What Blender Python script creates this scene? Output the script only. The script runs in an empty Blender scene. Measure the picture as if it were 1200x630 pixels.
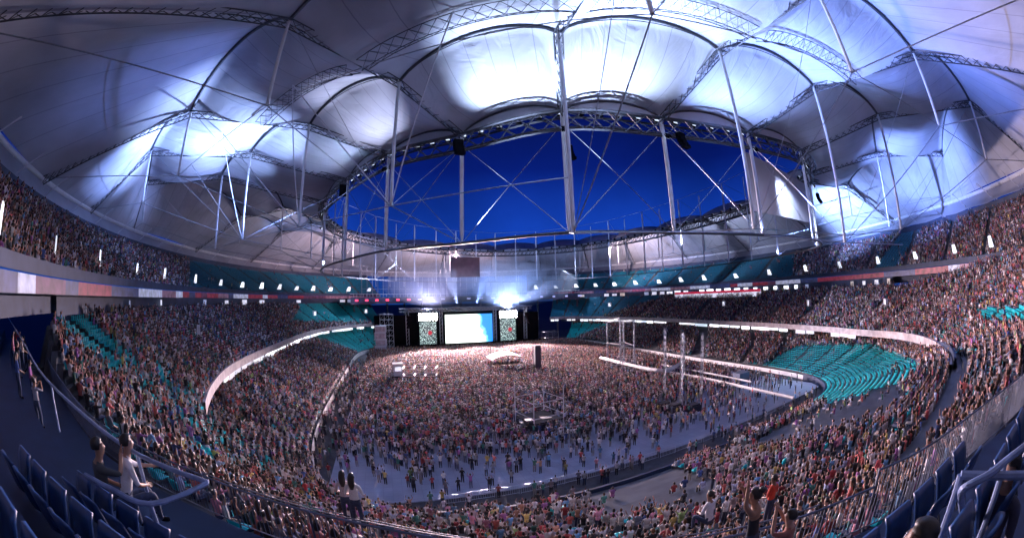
import bpy, math, random
import numpy as np
from mathutils import Vector, Matrix
random.seed(7); rng = np.random.default_rng(7)
C = bpy.context.scene.collection
scene = bpy.context.scene
PI = math.pi; rad = math.radians

# ------------------------------------------------------------------ camera
EYE = Vector((0, 0, 20.0)); YAW, PITCH, ROLL, FPX = rad(18.5), rad(4.0), rad(1.5), 450.0
cam_d = bpy.data.cameras.new('camera'); cam = bpy.data.objects.new('camera', cam_d); C.objects.link(cam)
scene.camera = cam
cam_d.type = 'PANO'
cam_d.sensor_fit = 'HORIZONTAL'; cam_d.sensor_width = 36.0; cam_d.sensor_height = 36.0 * 537 / 1024
cam_d.clip_start = 0.05; cam_d.clip_end = 3000
cs_ = cam_d if hasattr(cam_d, 'panorama_type') else cam_d.cycles
cs_.panorama_type = 'FISHEYE_LENS_POLYNOMIAL'
cs_.fisheye_fov = rad(180)
cs_.fisheye_polynomial_k0 = 0
cs_.fisheye_polynomial_k1 = -(1200 / 36.0) / FPX
cs_.fisheye_polynomial_k2 = 0; cs_.fisheye_polynomial_k3 = 0; cs_.fisheye_polynomial_k4 = 0
fwd = Vector((math.sin(YAW) * math.cos(PITCH), math.cos(YAW) * math.cos(PITCH), math.sin(PITCH)))
right = Vector((math.cos(YAW), -math.sin(YAW), 0)); upv = right.cross(fwd)
r2 = right * math.cos(ROLL) - upv * math.sin(ROLL); u2 = right * math.sin(ROLL) + upv * math.cos(ROLL)
M = Matrix((r2, u2, -fwd)).transposed().to_4x4(); M.translation = EYE
cam.matrix_world = M

def wdir(px, py):
    x, y = px - 600, 315 - py
    r = math.hypot(x, y); th = r / FPX
    s = math.sin(th) / max(r, 1e-9)
    return r2 * (x * s) + u2 * (y * s) + fwd * math.cos(th)
def P(px, py, z):                      # the point of the photograph's ray that lies at height z
    d = wdir(px, py); return EYE + d * ((z - EYE.z) / d.z)
def PD(px, py, dist):
    return EYE + wdir(px, py) * dist
def proj(p):                           # arrays or vectors -> photo pixels, distance
    q = np.asarray(p, float).reshape(-1, 3) - np.array(EYE)
    n = np.linalg.norm(q, axis=1); x = q @ np.array(r2); y = q @ np.array(u2); z = q @ np.array(fwd)
    th = np.arccos(np.clip(z / n, -1, 1)); h = np.hypot(x, y) + 1e-9
    return 600 + x / h * th * FPX, 315 - y / h * th * FPX, n

# ------------------------------------------------------------------ world: dusk sky, nearly night
w = bpy.data.worlds.new('World'); scene.world = w; w.use_nodes = True
nt = w.node_tree; nt.nodes.clear()
out = nt.nodes.new('ShaderNodeOutputWorld'); bg = nt.nodes.new('ShaderNodeBackground')
sky = nt.nodes.new('ShaderNodeTexSky'); sky.sky_type = 'NISHITA'; sky.sun_disc = False
sky.sun_elevation = rad(-4.5); sky.sun_rotation = rad(200); sky.ozone_density = 6; sky.air_density = 1.2; sky.dust_density = 0.2
tint = nt.nodes.new('ShaderNodeMix'); tint.data_type = 'RGBA'; tint.blend_type = 'MULTIPLY'; tint.inputs[0].default_value = 1
tc = nt.nodes.new('ShaderNodeTexCoord'); sp = nt.nodes.new('ShaderNodeSeparateXYZ'); ramp = nt.nodes.new('ShaderNodeValToRGB')
add = nt.nodes.new('ShaderNodeMix'); add.data_type = 'RGBA'; add.blend_type = 'ADD'; add.inputs[0].default_value = 1
tint.inputs[7].default_value = (0.35, 0.5, 1.0, 1)
ramp.color_ramp.elements[0].position = 0.0; ramp.color_ramp.elements[0].color = (0.008, 0.045, 0.22, 1)
ramp.color_ramp.elements[1].position = 0.5; ramp.color_ramp.elements[1].color = (0.001, 0.003, 0.035, 1)
e = ramp.color_ramp.elements.new(0.17); e.color = (0.0045, 0.036, 0.31, 1)
e = ramp.color_ramp.elements.new(0.32); e.color = (0.0014, 0.0085, 0.12, 1)
nt.links.new(tc.outputs['Generated'], sp.inputs[0]); nt.links.new(sp.outputs['Z'], ramp.inputs[0])
nt.links.new(sky.outputs[0], tint.inputs[6]); nt.links.new(tint.outputs[2], add.inputs[6]); nt.links.new(ramp.outputs[0], add.inputs[7])
cn = nt.nodes.new('ShaderNodeTexNoise'); cn.inputs['Scale'].default_value = 2.2; cn.inputs['Detail'].default_value = 6; cm = nt.nodes.new('ShaderNodeMapRange')
cm.inputs['From Min'].default_value = .35; cm.inputs['From Max'].default_value = .7; cm.inputs['To Min'].default_value = .8; cm.inputs['To Max'].default_value = 1.45
nt.links.new(tc.outputs['Generated'], cn.inputs['Vector']); nt.links.new(cn.outputs['Fac'], cm.inputs['Value']); cs2 = nt.nodes.new('ShaderNodeVectorMath'); cs2.operation = 'SCALE'
nt.links.new(add.outputs[2], cs2.inputs[0]); nt.links.new(cm.outputs['Result'], cs2.inputs['Scale']); nt.links.new(cs2.outputs[0], bg.inputs[0]); nt.links.new(bg.outputs[0], out.inputs[0])
bg.inputs[1].default_value = 0.7

scene.view_settings.view_transform = 'Standard'; scene.view_settings.look = 'None'
scene.view_settings.exposure = 0.85; scene.view_settings.gamma = 1.0; scene.view_settings.use_curve_mapping = False
scene.cycles.use_denoising = True
scene.cycles.max_bounces = 5; scene.cycles.diffuse_bounces = 2; scene.cycles.glossy_bounces = 2
scene.cycles.transmission_bounces = 3; scene.cycles.transparent_max_bounces = 6; scene.cycles.volume_bounces = 0
scene.cycles.sample_clamp_indirect = 4; scene.cycles.use_light_tree = True

# ------------------------------------------------------------------ lamps (floodlights of the roof ring, stage wash, added fill)
def spot(name, loc, target, power, color, size=90, radius=0.8, blend=0.6):
    d = bpy.data.lights.new(name, 'SPOT'); d.energy = power; d.color = color
    d.spot_size = rad(size); d.spot_blend = blend; d.shadow_soft_size = radius
    o = bpy.data.objects.new(name, d); C.objects.link(o); o.location = loc
    o.rotation_euler = (Vector(target) - Vector(loc)).to_track_quat('-Z', 'Y').to_euler()
    return o
WARM = (0.86, 0.80, 1.0); COOL = (0.62, 0.72, 1.0); BLUE = (0.18, 0.32, 1.0); ICE = (0.72, 0.80, 1.0)
PK = (1.0, .70, .94)
DOWN = []   # roof ring floodlights: (place, aim point 50 m out, power, colour, cone)
for (lx, ly, tx, ty, pw, col) in ((18, 40, 20, 90, 30000, WARM), (33, 36, 38, 84, 30000, WARM), (84, 55, 42, 62, 34000, WARM), (90, 75, 52, 42, 34000, WARM), (62, 34, 40, 4, 16000, COOL), (91, 98, 92, 48, 34000, WARM),
        (-16, 105, 30, 90, 30000, WARM), (-12, 84, 12, 40, 26000, WARM), (-8, 68, -28, 66, 30000, WARM), (-14, 120, -34, 88, 24000, WARM), (4, 54, -14, 22, 14000, COOL), (9, 158, 12, 112, 60000, PK), (80, 155, 66, 108, 60000, PK),
        (45, 174, 40, 124, 50000, PK), (88, 60, 96, 32, 30000, WARM), (88, 130, 100, 90, 26000, WARM)):
    DOWN.append(((lx, ly, 40), (tx, ty, 0), pw * (5.2 if 30 < ty and -2 < tx < 72 else 3.0), col, 84))
# stage wash towards the front crowd
for x in (15, 31, 47): spot('stage_wash_and_glow_lamp', (x, 145.0, 13.0), (x, 108, 0), 430000, (1, .74, .80), 74, 1.0)
UP = [  # up-lights on the feet of the masts, under the fabric
 ((20.4, 38.6, 27.4), (22, 26, 47), 85000, ICE, 62), ((19, 36.5, 27.4), (20, 12, 46), 105000, (.5, .62, 1), 62),
 ((11, 46, 27.4), (12, 34, 47), 85000, ICE, 52), ((32, 33, 27.4), (41, 20, 47), 80000, (.42, .54, 1), 66),
 ((33, 32, 27.4), (44, 4, 46), 80000, (.24, .36, 1), 66), ((47, 30, 27.4), (60, -6, 45), 50000, (.2, .3, 1), 40),
 ((-.5, 55, 27.4), (-5, 49, 47), 26000, (.9, .85, 1), 46), ((-.5, 56, 27.4), (-12, 62, 47), 95000, ICE, 46),
 ((-8, 69, 27.4), (-26, 55, 46), 240000, (.5, .62, 1), 50), ((-15, 86, 27.4), (-36, 66, 45), 150000, (.5, .62, 1), 44), ((-9, 71, 27.4), (-44, 56, 45), 260000, (.35, .48, 1), 36),
 ((2, 50, 27.4), (-30, 33, 45), 26000, (.25, .36, 1), 38), ((-14, 87, 27.4), (-46, 78, 44), 70000, (.4, .5, 1), 40),
 ((75, 37, 27.4), (98, 12, 43), 150000, (.3, .42, 1), 62), ((86, 56, 27.4), (114, 38, 41), 220000, (.36, .5, 1), 62),
 ((44, 33, 27.4), (62, 36, 37), 5000, (.6, .66, 1), 90),  # weak lamp added only to brighten the fabric sail
 ((-16, 115, 37), (-40, 115, 41), 6000, (.9, .75, .8), 100),
 ((30, 170, 37), (30, 200, 38), 46000, (1, .66, .68), 130), ((60, 173, 37), (66, 200, 38), 46000, (1, .66, .68), 130),
 ((88, 134, 37), (114, 145, 38), 32000, (1, .72, .75), 130), ((-4, 150, 37), (-30, 165, 38), 26000, (1, .66, .68), 130),
 ((90, 95, 37), (118, 95, 39), 22000, (.8, .8, 1), 120)]
UP += [((x, y, 27.4), (x + (x - 35) * .5, y + (y - 100) * .5, 46), pw * .07, (.42, .52, 1), 140) for x, y, pw in ((-8, 68, 26000), (0, 54, 26000), (10, 46, 22000), (46, 31, 22000), (60, 32, 26000), (84, 52, 22000), (-16, 100, 14000))]  # wide dim fill added to lift the dark fabric panels towards silver-blue
for a, b, pw, col, sz in UP:
    if col[0] < col[2] and a[1] < 100: col = (col[0] * .78, col[1] * .86, 1)
    spot('roof_uplight_and_fill', a, b, pw * .85, col, sz, 0.12, 1.0)

for (lx, ly, tx, ty, tz, pw, col) in ((60, 33, 84, 46, 5, 34000, COOL), (6, 152, -12, 134, 8, 42000, COOL), (78, 156, 84, 150, 10, 26000, COOL)): spot('roof_flood_lamp', (lx, ly, 40), (tx, ty, tz), pw, col, 70, blend=.8)  # extra floods added to brighten the blocks of vacant teal seats
spot('stage_wash_and_glow_lamp', (47.2, 149, 15.0), (49, 152, 34), 60000, (.4, .55, 1), 165, .5, .6); spot('stage_wash_and_glow_lamp', (15, 149, 15.0), (14, 151, 34), 42000, (.7, .65, 1), 165, .5, .6)  # upward lamps added at the light banks to make the smoke glow
# blue and white beams rising from the stage roof
for x, tx, tz, col, pw in ((20, -5, 34, (.25, .4, 1), 30000), (27, 20, 40, (.5, .6, 1), 24000), (34, 42, 40, (.25, .4, 1), 36000), (41, 66, 36, (.2, .38, 1), 60000), (46, 80, 26, (.3, .45, 1), 60000), (47, 92, 32, (.5, .6, 1), 40000)):
    spot('stage_beam_lamp', (x, 149, 16.5), (tx, 140, tz), pw * 1.8, col, 26, .25, .5)

# ------------------------------------------------------------------ materials
MAT = {}
def mat(name, col, rough=0.6, metal=0.0, noise=0.0, nscale=3.0, emit=None, estr=0.0, trans=0.0, attr=None, objcol=False, bump=0.0, spec=.5):
    if name in MAT: return MAT[name]
    m = bpy.data.materials.new(name); m.use_nodes = True; MAT[name] = m
    t = m.node_tree; b = t.nodes['Principled BSDF']
    b.inputs['Roughness'].default_value = rough; b.inputs['Metallic'].default_value = metal
    b.inputs['Specular IOR Level'].default_value = spec
    src = None
    if attr:
        a = t.nodes.new('ShaderNodeAttribute'); a.attribute_name = attr; src = a.outputs['Color']
    elif objcol:
        a = t.nodes.new('ShaderNodeObjectInfo'); src = a.outputs['Color']
    else:
        a = t.nodes.new('ShaderNodeRGB'); a.outputs[0].default_value = (*col, 1); src = a.outputs[0]
    if noise > 0:
        c = t.nodes.new('ShaderNodeTexCoord'); n = t.nodes.new('ShaderNodeTexNoise'); n.inputs['Scale'].default_value = nscale; n.inputs['Detail'].default_value = 6
        t.links.new(c.outputs['Object'], n.inputs['Vector'])
        r = t.nodes.new('ShaderNodeMapRange'); r.inputs['From Min'].default_value = 0.3; r.inputs['From Max'].default_value = 0.7
        r.inputs['To Min'].default_value = 1 - noise; r.inputs['To Max'].default_value = 1 + noise
        t.links.new(n.outputs['Fac'], r.inputs['Value'])
        mx = t.nodes.new('ShaderNodeVectorMath'); mx.operation = 'SCALE'
        t.links.new(src, mx.inputs[0]); t.links.new(r.outputs['Result'], mx.inputs['Scale']); src = mx.outputs[0]
        if bump > 0:
            bp = t.nodes.new('ShaderNodeBump'); bp.inputs['Strength'].default_value = bump
            t.links.new(n.outputs['Fac'], bp.inputs['Height']); t.links.new(bp.outputs[0], b.inputs['Normal'])
    t.links.new(src, b.inputs['Base Color'])
    if emit:
        b.inputs['Emission Color'].default_value = (*emit, 1); b.inputs['Emission Strength'].default_value = estr
    if trans > 0:
        o = t.nodes['Material Output']; tr = t.nodes.new('ShaderNodeBsdfTranslucent'); ms = t.nodes.new('ShaderNodeMixShader')
        ms.inputs[0].default_value = trans; t.links.new(src, tr.inputs[0])
        t.links.new(b.outputs[0], ms.inputs[1]); t.links.new(tr.outputs[0], ms.inputs[2]); t.links.new(ms.outputs[0], o.inputs[0])
    return m
fabric = mat('roof_fabric', (.47, .49, .55), .9, noise=.22, nscale=.10, trans=.14)
def seams(m):      # welded seams across each bay and fine wrinkles, from the bay's own UV map
    t = m.node_tree; b = t.nodes['Principled BSDF']; uv = t.nodes.new('ShaderNodeUVMap'); se = t.nodes.new('ShaderNodeSeparateXYZ'); t.links.new(uv.outputs[0], se.inputs[0])
    mu = t.nodes.new('ShaderNodeMath'); mu.operation = 'MULTIPLY'; mu.inputs[1].default_value = 7; fr = t.nodes.new('ShaderNodeMath'); fr.operation = 'FRACT'
    t.links.new(se.outputs['X'], mu.inputs[0]); t.links.new(mu.outputs[0], fr.inputs[0])
    lt = t.nodes.new('ShaderNodeMath'); lt.operation = 'LESS_THAN'; lt.inputs[1].default_value = .035; t.links.new(fr.outputs[0], lt.inputs[0])
    src = b.inputs['Base Color'].links[0].from_socket; mx = t.nodes.new('ShaderNodeMix'); mx.data_type = 'RGBA'; mx.blend_type = 'MULTIPLY'; mx.inputs[7].default_value = (.62, .62, .66, 1)
    t.links.new(lt.outputs[0], mx.inputs[0]); t.links.new(src, mx.inputs[6]); t.links.new(mx.outputs[2], b.inputs['Base Color'])
    n = t.nodes.new('ShaderNodeTexNoise'); n.inputs['Scale'].default_value = 5; n.inputs['Detail'].default_value = 5; n.inputs['Distortion'].default_value = 1.5
    mp = t.nodes.new('ShaderNodeMapping'); mp.inputs['Scale'].default_value = (1.0, .35, 1); t.links.new(uv.outputs[0], mp.inputs[0]); t.links.new(mp.outputs[0], n.inputs['Vector'])
    bp = t.nodes.new('ShaderNodeBump'); bp.inputs['Strength'].default_value = .6; bp.inputs['Distance'].default_value = .6; t.links.new(n.outputs['Fac'], bp.inputs['Height']); t.links.new(bp.outputs[0], b.inputs['Normal'])
seams(fabric)
steelw = mat('white_steel', (.62, .64, .70), .4, noise=.08, nscale=1)
steeld = mat('dark_steel', (.05, .055, .07), .45, .3, noise=.2, nscale=2)
galv = mat('galvanised_steel', (.33, .36, .42), .4, .6, noise=.15, nscale=4)
alu = mat('aluminium', (.6, .6, .64), .35, .7)
black = mat('black_paint', (.006, .006, .008), .8, spec=0)
concrete = mat('concrete', (.10, .105, .12), .85, noise=.25, nscale=.5, bump=.1)
whitewall = mat('white_parapet', (.72, .70, .70), .6, noise=.12, nscale=.8)
darkwall = mat('dark_wall', (.03, .045, .09), .7, noise=.3, nscale=.6)
bluewall = mat('blue_wall', (.010, .026, .075), .6, noise=.25, nscale=1)
teal = mat('teal_plastic', (.0, .52, .58), .38, noise=.12, nscale=1)
bluep = mat('blue_plastic', (.02, .14, .42), .35, noise=.15, nscale=4)
asphalt = mat('asphalt', (.055, .055, .065), .85, noise=.25, nscale=1.5, bump=.2)
glow = mat('lit_window', (.8, .8, .8), .5, emit=(.86, .9, 1), estr=1.5, noise=.3, nscale=.8)
glowsoft = mat('lit_room', (.7, .7, .7), .5, emit=(.8, .8, .95), estr=.75, noise=.4, nscale=.4)
lampm = mat('lamp_glass', (.5, .5, .5), .3, emit=(.7, .8, 1), estr=.7)
crowdm = mat('crowd_clothes', (.5, .5, .5), .8, attr='Col', spec=.3)
clothm = mat('shirt_cloth', (.5, .5, .5), .85, objcol=True, noise=.12, nscale=14)
denim = mat('denim', (.03, .045, .09), .85, noise=.3, nscale=20)
skinm = mat('skin', (.30, .16, .10), .5, noise=.08, nscale=12)
hairm = mat('dark_hair', (.012, .009, .008), .45, noise=.4, nscale=40)

def wave_mat(name, c1, c2, scale, m='BRICK'):
    m_ = bpy.data.materials.new(name); m_.use_nodes = True; t = m_.node_tree; b = t.nodes['Principled BSDF']; b.inputs['Roughness'].default_value = .45
    c = t.nodes.new('ShaderNodeTexCoord'); br = t.nodes.new('ShaderNodeTexBrick'); br.offset = 0
    br.inputs['Scale'].default_value = scale; br.inputs['Color1'].default_value = (*c1, 1); br.inputs['Color2'].default_value = (c1[0]*.86, c1[1]*.88, c1[2]*.92, 1)
    br.inputs['Mortar'].default_value = (*c2, 1); br.inputs['Mortar Size'].default_value = .02; br.inputs['Row Height'].default_value = .5; br.inputs['Brick Width'].default_value = .5
    n = t.nodes.new('ShaderNodeTexNoise'); n.inputs['Scale'].default_value = .25; n.inputs['Detail'].default_value = 8
    mx = t.nodes.new('ShaderNodeMix'); mx.data_type = 'RGBA'; mx.blend_type = 'MULTIPLY'; mx.inputs[0].default_value = .5
    t.links.new(c.outputs['Object'], br.inputs['Vector']); t.links.new(c.outputs['Object'], n.inputs['Vector'])
    t.links.new(br.outputs['Color'], mx.inputs[6]); t.links.new(n.outputs['Fac'], mx.inputs[7]); t.links.new(mx.outputs[2], b.inputs['Base Color'])
    return m_
floorcover = wave_mat('pitch_cover', (.56, .61, .76), (.46, .5, .66), .5)

# ------------------------------------------------------------------ mesh helpers
class MB:
    def __init__(s): s.v = []; s.f = []; s.mi = []; s.cur = 0
    def quadlist(s, vs, fs):
        o = len(s.v); s.v.extend([tuple(p) for p in vs]); s.f.extend([tuple(i + o for i in f) for f in fs]); s.mi.extend([s.cur] * len(fs))
    def box(s, c, size, rot=0.0, ax=None):
        hx, hy, hz = size[0] / 2, size[1] / 2, size[2] / 2
        cs, sn = math.cos(rot), math.sin(rot); vs = []
        for x in (-hx, hx):
            for y in (-hy, hy):
                for z in (-hz, hz): vs.append((c[0] + x * cs - y * sn, c[1] + x * sn + y * cs, c[2] + z))
        s.quadlist(vs, [(0, 1, 3, 2), (4, 6, 7, 5), (0, 4, 5, 1), (2, 3, 7, 6), (0, 2, 6, 4), (1, 5, 7, 3)])
    def tube(s, a, b, r, n=6, r2_=None, cap=True):
        a, b = Vector(a), Vector(b); d = b - a
        if d.length < 1e-5: return
        q = d.to_track_quat('Z', 'Y'); r2_ = r if r2_ is None else r2_; vs = []
        for p, rr in ((a, r), (b, r2_)):
            for k in range(n):
                t = 2 * PI * k / n; vs.append(p + q @ Vector((rr * math.cos(t), rr * math.sin(t), 0)))
        fs = [(k, (k + 1) % n, n + (k + 1) % n, n + k) for k in range(n)]
        if cap: fs += [tuple(range(n))[::-1], tuple(range(n, 2 * n))]
        s.quadlist(vs, fs)
    def path(s, pts, r, n=6, closed=False):
        pts = [Vector(p) for p in pts]; m = len(pts); vs = []
        for i, p in enumerate(pts):
            if closed: d = pts[(i + 1) % m] - pts[i - 1]
            else: d = pts[min(i + 1, m - 1)] - pts[max(i - 1, 0)]
            d.normalize(); up = Vector((0, 0, 1)) if abs(d.z) < .95 else Vector((1, 0, 0))
            x = d.cross(up).normalized(); y = x.cross(d)
            for k in range(n):
                t = 2 * PI * k / n; vs.append(p + x * (r * math.cos(t)) + y * (r * math.sin(t)))
        fs = []
        for i in range(m if closed else m - 1):
            j = (i + 1) % m
            for k in range(n): fs.append((i * n + k, i * n + (k + 1) % n, j * n + (k + 1) % n, j * n + k))
        if not closed: fs += [tuple(range(n))[::-1], tuple(range((m - 1) * n, m * n))]
        s.quadlist(vs, fs)
    def truss(s, pts, h, wd, r=.06, seg=1.5, rb=None, n=4):
        """triangular lattice girder along the polyline pts: two top chords wd apart, one bottom chord h below"""
        pts = [Vector(p) for p in pts]; dens = []
        for a, b in zip(pts, pts[1:]):
            k = max(1, int((b - a).length / seg)); dens += [a.lerp(b, i / k) for i in range(k)]
        dens.append(pts[-1]); rb = rb or r * .55; prev = None; m = len(dens)
        for i, p in enumerate(dens):
            d = (dens[min(i + 1, m - 1)] - dens[max(i - 1, 0)]).normalized(); side = d.cross(Vector((0, 0, 1))).normalized()
            c = (p + side * wd / 2, p - side * wd / 2, p - Vector((0, 0, h)))
            if prev:
                for k in range(3): s.tube(prev[k], c[k], r, n, cap=False)
                s.tube(prev[0], c[2], rb, 3, cap=False); s.tube(prev[1], c[2], rb, 3, cap=False)
                s.tube(prev[2], c[0], rb, 3, cap=False); s.tube(prev[0], c[1], rb, 3, cap=False)
            prev = c
    def build(s, name, m, parent=None, smooth=False, local=False):
        me = bpy.data.meshes.new(name); me.from_pydata(s.v, [], s.f)
        for mm in (m if isinstance(m, (list, tuple)) else [m]): me.materials.append(mm)
        if any(s.mi): me.polygons.foreach_set('material_index', s.mi)
        if smooth: me.polygons.foreach_set('use_smooth', [True] * len(me.polygons))
        me.update(); o = bpy.data.objects.new(name, me); C.objects.link(o)
        if parent:
            o.parent = parent
            if not local and not parent.parent: o.matrix_parent_inverse = parent.matrix_basis.inverted()
        return o
def tag(o, label=None, cat=None, group=None, kind=None):
    if label: o['label'] = label
    if cat: o['category'] = cat
    if group: o['group'] = group
    if kind: o['kind'] = kind
    return o
def empty(name, loc, rz=0.0):
    o = bpy.data.objects.new(name, None); C.objects.link(o); o.location = loc; o.rotation_euler = (0, 0, rz); o.empty_display_size = .3
    return o
def copy_tree(o, parent=None):
    c = o.copy(); C.objects.link(c); c.parent = parent
    for ch in list(o.children): copy_tree(ch, c)
    return c
def catmull(pts, n=6, closed=False):
    pts = [Vector(p) for p in pts]; m = len(pts); r = []
    for i in range(m if closed else m - 1):
        if closed: a, b, c, d = pts[i - 1], pts[i], pts[(i + 1) % m], pts[(i + 2) % m]
        else: a, b, c, d = pts[max(i - 1, 0)], pts[i], pts[i + 1], pts[min(i + 2, m - 1)]
        for k in range(n):
            t = k / n; r.append(.5 * ((2 * b) + (c - a) * t + (2 * a - 5 * b + 4 * c - d) * t * t + (3 * b - a - 3 * c + d) * t ** 3))
    if not closed: r.append(pts[-1])
    return r

# ------------------------------------------------------------------ ground and pitch cover
CX, CY = 33.0, 97.0
m_ = MB(); m_.quadlist([(-900, -900, -.3), (900, -900, -.3), (900, 1200, -.3), (-900, 1200, -.3)], [(0, 1, 2, 3)])
tag(m_.build('ground', asphalt), kind='structure')
m_ = MB(); vs = [(CX + 60 * math.cos(t), CY + 80 * math.sin(t), 0.0) for t in np.linspace(0, 2 * PI, 64, endpoint=False)]
m_.quadlist(vs, [tuple(range(64))]); tag(m_.build('track', asphalt), kind='structure')
m_ = MB(); m_.box((33, 90.5, .06), (82, 112, .10)); tag(m_.build('pitch_floor', floorcover), kind='structure')

# ------------------------------------------------------------------ bowl geometry
FENCE = [(-31, 24.5), (-24, 19.3), (-17, 14.6), (-11.5, 11.1), (-8.3, 9.6), (-5.7, 8.5), (-2.9, 7.3), (-.6, 6.3), (1.5, 5.2), (3.6, 4.0), (6, 2.9), (7.7, 2.2), (9.7, 1.3), (13.3, .1), (18.8, -2.0), (26, -4.5)]
FX, FY = zip(*FENCE)
def sm(x, a, b):
    t = min(1, max(0, (x - a) / (b - a))); return t * t * (3 - 2 * t)
def curve(th, a, bn, bf, n):
    c, s = math.cos(th), math.sin(th); e = 2.0 / n
    return CX + a * math.copysign(abs(c) ** e, c), CY + (bn if s < 0 else bf) * math.copysign(abs(s) ** e, s)
def wn(th): return sm(-math.sin(th), .62, .93)         # weight of the near end behind the goal
TIERS = {  # a0,bn0,bf0,n0,z0 , a1,bn1,bf1,n1,z1, near z0, near z1, rows
 'lower':  (45.5, 69, 52, 6.0, 1.2, 59, 88, 62, 3.4, 8.3, 1.5, 10.4, 22),
 'middle': (57.5, 93, 66, 2.7, 9.7, 73, 110, 80, 2.4, 17.7, 10.6, 21.3, 26),
 'upper':  (75.5, 116, 92, 2.15, 21.4, 91, 121, 109, 2.05, 30.0, 21.4, 30.0, 21)}
def tier_pt(tn, th, s):
    a0, p0, q0, n0, z0, a1, p1, q1, n1, z1, y0, y1, _ = TIERS[tn]
    if tn == 'lower':
        g = sm(-math.sin(th), .88, .98) if math.cos(th) > 0 else sm(-math.sin(th), .5, .8); a1 += (57.6 - a1) * g; p1 += (93.1 - p1) * g; n1 += (2.7 - n1) * g
    L = lambda u, v: u + (v - u) * s
    lf = sm(-math.cos(th), 0, .55)          # the left side bulges out a little more than the right
    lf *= .4 + .6 * sm(-math.sin(th), 0, .4)
    if tn == 'middle': a0 += 3.2 * lf; a1 += 1.5 * lf
    if tn == 'lower': a1 += 3.0 * lf
    x, y = curve(th, L(a0, a1), L(p0, p1), L(q0, q1), L(n0, n1)); k = g if tn == 'lower' else wn(th)
    return Vector((x, y, L(z0 + (y0 - z0) * k, z1 + (y1 - z1) * k)))
def arc_samples(tn, s, t0, t1, step):
    """theta values at equal arc-length steps"""
    ths = np.linspace(t0, t1, 1500); pts = np.array([tier_pt(tn, t, s)[:2] for t in ths])
    L = np.concatenate([[0], np.cumsum(np.linalg.norm(np.diff(pts, axis=0), axis=1))])
    n = max(2, int(L[-1] / step)); return np.interp(np.linspace(0, L[-1], n), L, ths)
GAP = {'lower': (rad(52), rad(118)), 'middle': (rad(58), rad(120)), 'upper': (rad(64), rad(118))}   # open end behind the stage
def tier_mesh(tn):
    m = MB(); rows = TIERS[tn][-1]; g0, g1 = GAP[tn]; ths = np.concatenate([arc_samples(tn, .5, g1, g0 + 2 * PI, 2.0)])
    prof = []
    for k in range(rows + 1):
        if k: prof.append((k / rows, (k - 1) / rows))
        prof.append((k / rows, k / rows))
    n = len(prof); vs = []; fs = []
    for th in ths:
        for so, sz in prof:
            p = tier_pt(tn, th, so); q = tier_pt(tn, th, sz)
            own = tn == 'middle' and -29 < p.x < 25 and p.y < np.interp(p.x, FX, FY) + .2
            vs.append((p.x, p.y, q.z - (2.4 if own else 0)))
    for i in range(len(ths) - 1):
        for j in range(n - 1): fs.append((i * n + j, i * n + j + 1, (i + 1) * n + j + 1, (i + 1) * n + j))
    m.quadlist(vs, fs)
    return m
def ribbon(m, pts_lo, pts_hi):
    n = len(pts_lo); m.quadlist(list(pts_lo) + list(pts_hi), [(i, i + 1, n + i + 1, n + i) for i in range(n - 1)])
stands = {}
desc = {'lower': 'lowest ring of concrete seating steps beside the pitch, packed with spectators',
        'middle': 'middle ring of seating steps behind the white curved balcony front',
        'upper': 'top ring of seating steps just below the roof edge'}
for tn in TIERS:
    e_ = empty(tn + '_stand', (CX, CY, 0)); tag(e_, desc[tn], 'stand'); stands[tn] = e_
    tier_mesh(tn).build('seating_steps', concrete, e_)
def wall_curve(tn, s, t0, t1, zlo, zhi, off=0.0, thick=.25, step=1.5):
    """curved wall following a tier edge; zlo/zhi relative to the tier floor"""
    m = MB(); ths = arc_samples(tn, s, t0, t1, step); A = []
    for th in ths:
        p = tier_pt(tn, th, s); c = Vector((CX, CY, 0)); d = (Vector((p.x, p.y, 0)) - c).normalized()
        A.append((p + d * off, p + d * (off + thick)))
    lo1 = [a + Vector((0, 0, zlo)) for a, b in A]; hi1 = [a + Vector((0, 0, zhi)) for a, b in A]
    lo2 = [b + Vector((0, 0, zlo)) for a, b in A]; hi2 = [b + Vector((0, 0, zhi)) for a, b in A]
    ribbon(m, lo1, hi1); ribbon(m, hi1, hi2); ribbon(m, hi2, lo2); ribbon(m, lo2, lo1)
    return m
# theta helper: near end is -90 deg, left 180, right 0 ; right near balcony ends ~ -63 deg, left near end ~ 215 deg
BAL_L = (GAP['middle'][1], rad(216)); BAL_R = (rad(-83), GAP['middle'][0])
for t0, t1 in (BAL_L, BAL_R):
    b_ = wall_curve('middle', 0, t0, t1, -.6, .6, -.3, .35).build('balcony_front', mat('parapet_stone', (.42, .37, .38), .7, noise=.3, nscale=.9), stands['middle'])
    ta, tb_ = max(t0, rad(-40)), min(t1, rad(203)); nseg = int((tb_ - ta) / rad(2.2))
    for q_ in range(nseg):
        if random.random() < .12: continue
        a_ = ta + (tb_ - ta) * q_ / nseg; b_ = a_ + (tb_ - ta) / nseg * random.uniform(.7, .97); top_ = random.uniform(-.66, -.62); k_ = random.randint(0, 3)
        fade = 1 if rad(-25) < a_ < rad(186) else .4  # lit balcony underside put into emission, weaker towards the near ends
        wall_curve('middle', 0, a_, b_, random.uniform(-1.5, -1.1), top_, -.2, .3).build('soffit_glow', mat('soffit_glow_%d_%d' % (k_, fade * 10), (.6, .6, .65), .6, emit=((.86, .92, 1), (.95, .93, 1), (.7, .85, 1), (.9, .9, .95))[k_], estr=(.9, 1.4, .5, .75)[k_] * fade), stands['middle'])
    wall_curve('lower', 1, t0, t1, -.2, 1.4, .1, .3).build('back_wall', darkwall, stands['lower'])
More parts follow.
